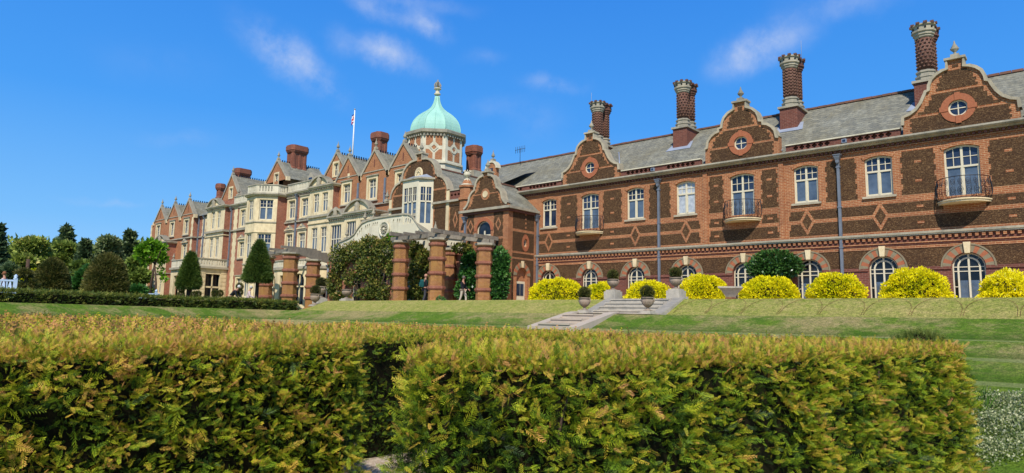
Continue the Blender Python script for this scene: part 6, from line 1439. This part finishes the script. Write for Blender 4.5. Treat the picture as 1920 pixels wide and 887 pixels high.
plt_ = thing('brick_pergola', 'far left pergola of three banded brick piers before the stone bow', 'pergola', (fx(543, 560, 27.5), 27.5, 2.0)); tl = []
for px, Y, yt, s in ((499, 28.0, 481, 1.12), (543.5, 27.2, 474, 1.15), (586.5, 29.2, 487, 1.08)): x = fx(px, 520, Y); z = fz(px, yt+4, Y); pier(plt_, x, Y, z, s, 1.8); tl.append(Vector((x, Y, z+.2)))
for d in (-.25, .25):
    D = Vector((0, d, 0)); beam(plt_, [tl[0]+(tl[0]-tl[1])*.35+D, tl[1]+(tl[1]-tl[0])*.1+D]); beam(plt_, [tl[1]+D, tl[2]+(tl[2]-tl[1])*.95+D+Vector((0, 0, .1))])
for q in (0, .5, 1): m_ = tl[0].lerp(tl[1], q); beam(plt_, [m_+Vector((0, -.9, .25)), m_+Vector((0, 2.2, .25))], .07, .2)
for q in (.3, .6, .9, 1.3, 1.6): m_ = tl[1].lerp(tl[2], q); beam(plt_, [m_+Vector((0, -.8, .26)), m_+Vector((0, 2.0, .26))], .07, .2)
# lead pipe beside the stone bow
o = thing('drainpipe_run', 'grey lead drainpipe between the stone bow and the climber', 'drainpipe', (fx(612, 560, 30.1), 30.1, 2.4)); p = MB(); zt = fz(612, 497, 30.1)-2.4; p.tube([(0, 0, 0), (0, 0, zt)], .08, 'pipe', 8); p.build('pipe', o)
p = MB(); p.lathe([(.09, -.3), (.12, -.2), (.2, -.08), (.22, 0)], 0, 0, 'pipe', 4, False, PI/4, cz=zt); p.build('hopper_head', o)

# ================================================================== GATE, BENCH
def pt(px, py, d): return Vector(at_d(px, py, d))
a, b_ = pt(-14, 545, 44), pt(27, 545, 44); g = thing('lattice_gate', 'pale blue painted wooden seat back with crossed lattice at the left edge', 'gate', (b_.x, b_.y, 1.9)); d = (a-b_); d.z = 0; L = d.length; ang = math.atan2(d.y, d.x)
p = MB(); zt = at_d(10, 524, 44)[2]-1.9; zm = zt-.78
p.box(0.05, L, -.03, .03, zt-.09, zt, 'bluewhite'); p.box(0.05, L, -.03, .03, zm, zm+.07, 'bluewhite')
for k in range(3):
    x0 = .08+k*(L-.1)/3; x1 = .08+(k+1)*(L-.1)/3; 
    for q in range(3): t = .18*q; p.tube([(x0+t, 0, zm), ((x0+x1)/2+.0, 0, zt-.1-t*.7)], .03, 'bluewhite', 4); p.tube([(x1-t, 0, zm), ((x0+x1)/2, 0, zt-.1-t*.7)], .03, 'bluewhite', 4)
    p.box(x1-.03, x1+.03, -.02, .02, zm, zt-.08, 'bluewhite')
o = p.build('lattice_panel', g, (0, 0, 0)); g.rotation_euler = (0, 0, ang); p = MB(); p.box(-.09, .09, -.09, .09, 0, zt+.05, 'bluewhite'); p.lathe([(.11, 0), (.11, .04), (.05, .07), (.10, .15), (.02, .24)], 0, 0, 'bluewhite', 8, cz=zt+.05); p.build('gate_post', g)
fn = thing('low_white_fence', 'low white railing with ball-topped posts before the house corner', 'fence', (*at_d(262, 555, 58)[:2], 1.9)); o = fn.location
for px in (264, 273, 293):
    q = pt(px, 548, 58); p = MB(); zt = at_d(px, 548, 58)[2]-1.9; p.box(-.08, .08, -.08, .08, 0, zt, 'bluewhite'); p.lathe([(.05, 0), (.11, .1), (.03, .22)], 0, 0, 'bluewhite', 8, cz=zt); p.build('post', fn, (q.x-o.x, q.y-o.y, 0))
q0, q1 = pt(272, 551, 58), pt(300, 552, 58); p = MB(); p.tube([(q0.x-o.x, q0.y-o.y, q0.z-1.9), (q1.x-o.x, q1.y-o.y, q1.z-1.9)], .07, 'bluewhite', 4); p.build('rail', fn)

# ================================================================== PEOPLE
def skin(name, parent, verts, edges, radii, mat, sub=1, root=0):
    me = bpy.data.meshes.new(name); me.from_pydata(verts, edges, []); me.materials.append(M[mat]); me.update()
    o = link(name, me, parent); bm = bmesh.new(); bm.from_mesh(me); sl = bm.verts.layers.skin.verify(); bm.verts.ensure_lookup_table()
    for i, v in enumerate(bm.verts): r = radii[i]; v[sl].radius = r if isinstance(r, tuple) else (r, r)
    bm.verts[root][sl].use_root = True; bm.to_mesh(me); bm.free()
    m = o.modifiers.new('skin', 'SKIN'); m.use_smooth_shade = True; s = o.modifiers.new('sub', 'SUBSURF'); s.levels = sub; s.render_levels = sub
    return o
def person(label, x, y, z, face, h=1.72, lean=0.0, stride=.12, jacket='navy', trousers='grey_cloth', hair='hair_grey', bag=None, arm=(.25, .25), skirt=False, coat=0.0, hat=None, headdown=0.0, seated=False):
    root = thing('person', label, 'person', (x, y, z), face); k = h/1.75
    hip = Vector((0, 0, .92)); ch = Vector((0, -.10*lean*3, 1.22)); nk = Vector((0, -.35*lean*1.6, 1.46-.10*lean)); hd = nk+Vector((0, -.05-.12*lean-headdown*.1, .20-.05*lean))
    V = [hip, (hip+ch)/2, ch, nk, nk.lerp(hd, .45), hd, hd+Vector((0, 0, .06))]; E_ = [(0, 1), (1, 2), (2, 3), (3, 4), (4, 5), (5, 6)]; Rr_ = [(.16, .12), (.145, .11), (.17, .12), (.085, .08), .055, (.078, .095), (.068, .085)]
    J = [('t', V[0], V[1], V[2], V[3])]; LEG = []; ARM = []
    for s in (-1, 1):
        i = len(V); a = Vector((s*.095, 0, .86)); kn = Vector((s*.10, -.06-s*stride*.6, .48)); an = Vector((s*.10, -s*stride+.02, .08)); toe = an+Vector((s*.03, -.16, -.045))
        V += [a, kn, an, toe]; E_ += [(0, i), (i, i+1), (i+1, i+2), (i+2, i+3)]; Rr_ += [.092, .058, .04, (.04, .025)]; LEG.append((a, kn, an, toe))
        i = len(V); sh = nk+Vector((s*.185, .01, -.10)); el = sh+Vector((s*.05, .02-arm[0]*.3, -.28)); wr = el+Vector((-s*.02, -arm[1], -.24+abs(arm[1])*.35)); d = (wr-el).normalized(); pm = wr+d*.07
        V += [sh, el, wr, pm]; E_ += [(2, i), (i, i+1), (i+1, i+2), (i+2, i+3)]; Rr_ += [.055, .042, .026, (.036, .018)]; ARM.append((sh, el, wr))
        q = Vector((s, 0, 0)).cross(d).normalized()
        for f_, ln in ((-.027, .072), (-.009, .084), (.009, .08), (.027, .062)):
            j = len(V); b0 = pm+q*f_; V += [b0+d*ln*.5, b0+d*ln+Vector((-s*.012, 0, 0))]; E_ += [(i+3, j), (j, j+1)]; Rr_ += [.009, .007]
        j = len(V); V += [wr+d*.03+q*-.04, wr+d*.065+q*-.055]; E_ += [(i+2, j), (j, j+1)]; Rr_ += [.011, .009]
    V = [v*k for v in V]; Rr_ = [tuple(q*k for q in r) if isinstance(r, tuple) else r*k for r in Rr_]
    skin('body', root, [tuple(v) for v in V], E_, Rr_, 'skin')
    hc = V[5]; f = MB()      # face: nose, ears, eyes, mouth
    f.box(-.012, .012, -.115, -.085, -.02, .025, 'skin'); f.box(-.085, -.072, -.015, .015, -.02, .03, 'skin'); f.box(.072, .085, -.015, .015, -.02, .03, 'skin')
    for s in (-1, 1): f.box(s*.03-.012, s*.03+.012, -.099, -.09, .022, .034, 'dark')
    f.box(-.022, .022, -.098, -.088, -.05, -.042, 'rubbed'); f.v = [(a*k+hc.x, b_*k+hc.y, c*k+hc.z) for a, b_, c in f.v]; f.build('face', root)
    hr = MB(); hr.lathe([(.098, -.04), (.106, .03), (.095, .09), (.06, .135), (.01, .15)], 0, 0, hat or hair, 12); hr.v = [(a*.92*k+hc.x, (b_*1.02+.018)*k+hc.y, c*k+hc.z+.01) for a, b_, c in hr.v]; hr.build('hair' if not hat else 'hat', root)
    # jacket
    jv = [hip*k+Vector((0, 0, (.02-coat)*k)), ch.lerp(hip, .5)*k, ch*k, (nk+Vector((0, 0, -.03)))*k]; je = [(0, 1), (1, 2), (2, 3)]; jr = [((.19+coat*.12)*k, (.14+coat*.1)*k), (.17*k, .13*k), (.195*k, .14*k), (.09*k, .085*k)]
    for sh, el, wr in ARM: i = len(jv); jv += [sh*k, el*k, wr.lerp(el, .08)*k]; je += [(2, i), (i, i+1), (i+1, i+2)]; jr += [.072*k, .058*k, .042*k]
    skin('jacket', root, [tuple(v) for v in jv], je, jr, jacket)
    tv = [Vector((0, 0, .93*k))]; te = []; tr = [(.17*k, .13*k)]; 
    for a, kn, an, toe in LEG: i = len(tv); tv += [a*k, kn*k, an*k+Vector((0, 0, .03))]; te += [(0, i), (i, i+1), (i+1, i+2)]; tr += [.105*k, .075*k, .06*k]
    skin('trousers', root, [tuple(v) for v in tv], te, tr, trousers)
    for a, kn, an, toe in LEG: s = MB(); c = an*k; s.box(c.x-.05, c.x+.05, c.y-.20, c.y+.09, c.z-.09, c.z+.0, 'dark'); s.build('shoe', root)
    if bag:
        bgm = MB(); c = ch*k; pr = [(-.15, -.24), (.15, -.24), (.17, -.1), (.16, .14), (.10, .22), (-.10, .22), (-.16, .14), (-.17, -.1)]; bgm.prism([(c.x+a, c.z+b_+.02) for a, b_ in pr], c.y+.13, c.y+.31, bag); bgm.prism([(c.x+a*.7, c.z+b_*.5-.05) for a, b_ in pr], c.y+.31, c.y+.37, bag); o = bgm.build('backpack')
        o.location = root.location; o.rotation_euler = root.rotation_euler; tag(o, 'dark teal backpack worn by the visitor beside the pergola pier', 'backpack')
        st = MB()
        for s in (-1, 1): st.tube([(c.x+s*.11, c.y+.14, c.z+.2), (c.x+s*.12, c.y-.02, c.z+.27), (c.x+s*.12, c.y-.17, c.z+.1), (c.x+s*.13, c.y+.1, c.z-.2)], .02, bag, 4)
        st.build('strap', o)
    return root
def gz(x, y): return ground(x, y)
Y = 27.6; x = fx(797, 540, Y); person('visitor in dark clothes with teal backpack, standing beside the middle pergola pier', x, Y, 2.5, PI*.85, 1.78, jacket='navy', trousers='grey_cloth', hair='skin', bag='green_bag')
Y = 28.9; x = fx(868, 545, Y); person('visitor in dark jacket and cream trousers walking by the laurel', x, Y, 2.5, PI*.55, 1.70, jacket='navy', trousers='beige', hair='hair_grey', stride=.2)
x, y, _ = at_d(432, 560, 47); person('white-haired visitor in a black jacket bending forward behind the terrace hedge', x, y, 1.80, R(125), 1.74, lean=.75, jacket='navy', trousers='grey_cloth', hair='hair_white', arm=(.4, .2))
x, y, _ = at_d(465, 560, 46); person('white-haired visitor in a long pale pink coat behind the terrace hedge', x, y, 1.78, R(150), 1.62, lean=.12, jacket='pink', trousers='navy', hair='hair_white', coat=.30, arm=(.3, .35), headdown=.4)
x, y, zz = at_d(9, 517, 45.5); person('ginger-haired visitor sitting behind the pale blue lattice seat', x, y, zz-1.42, R(-40), 1.6, jacket='pink', trousers='beige', hair='hair_red')
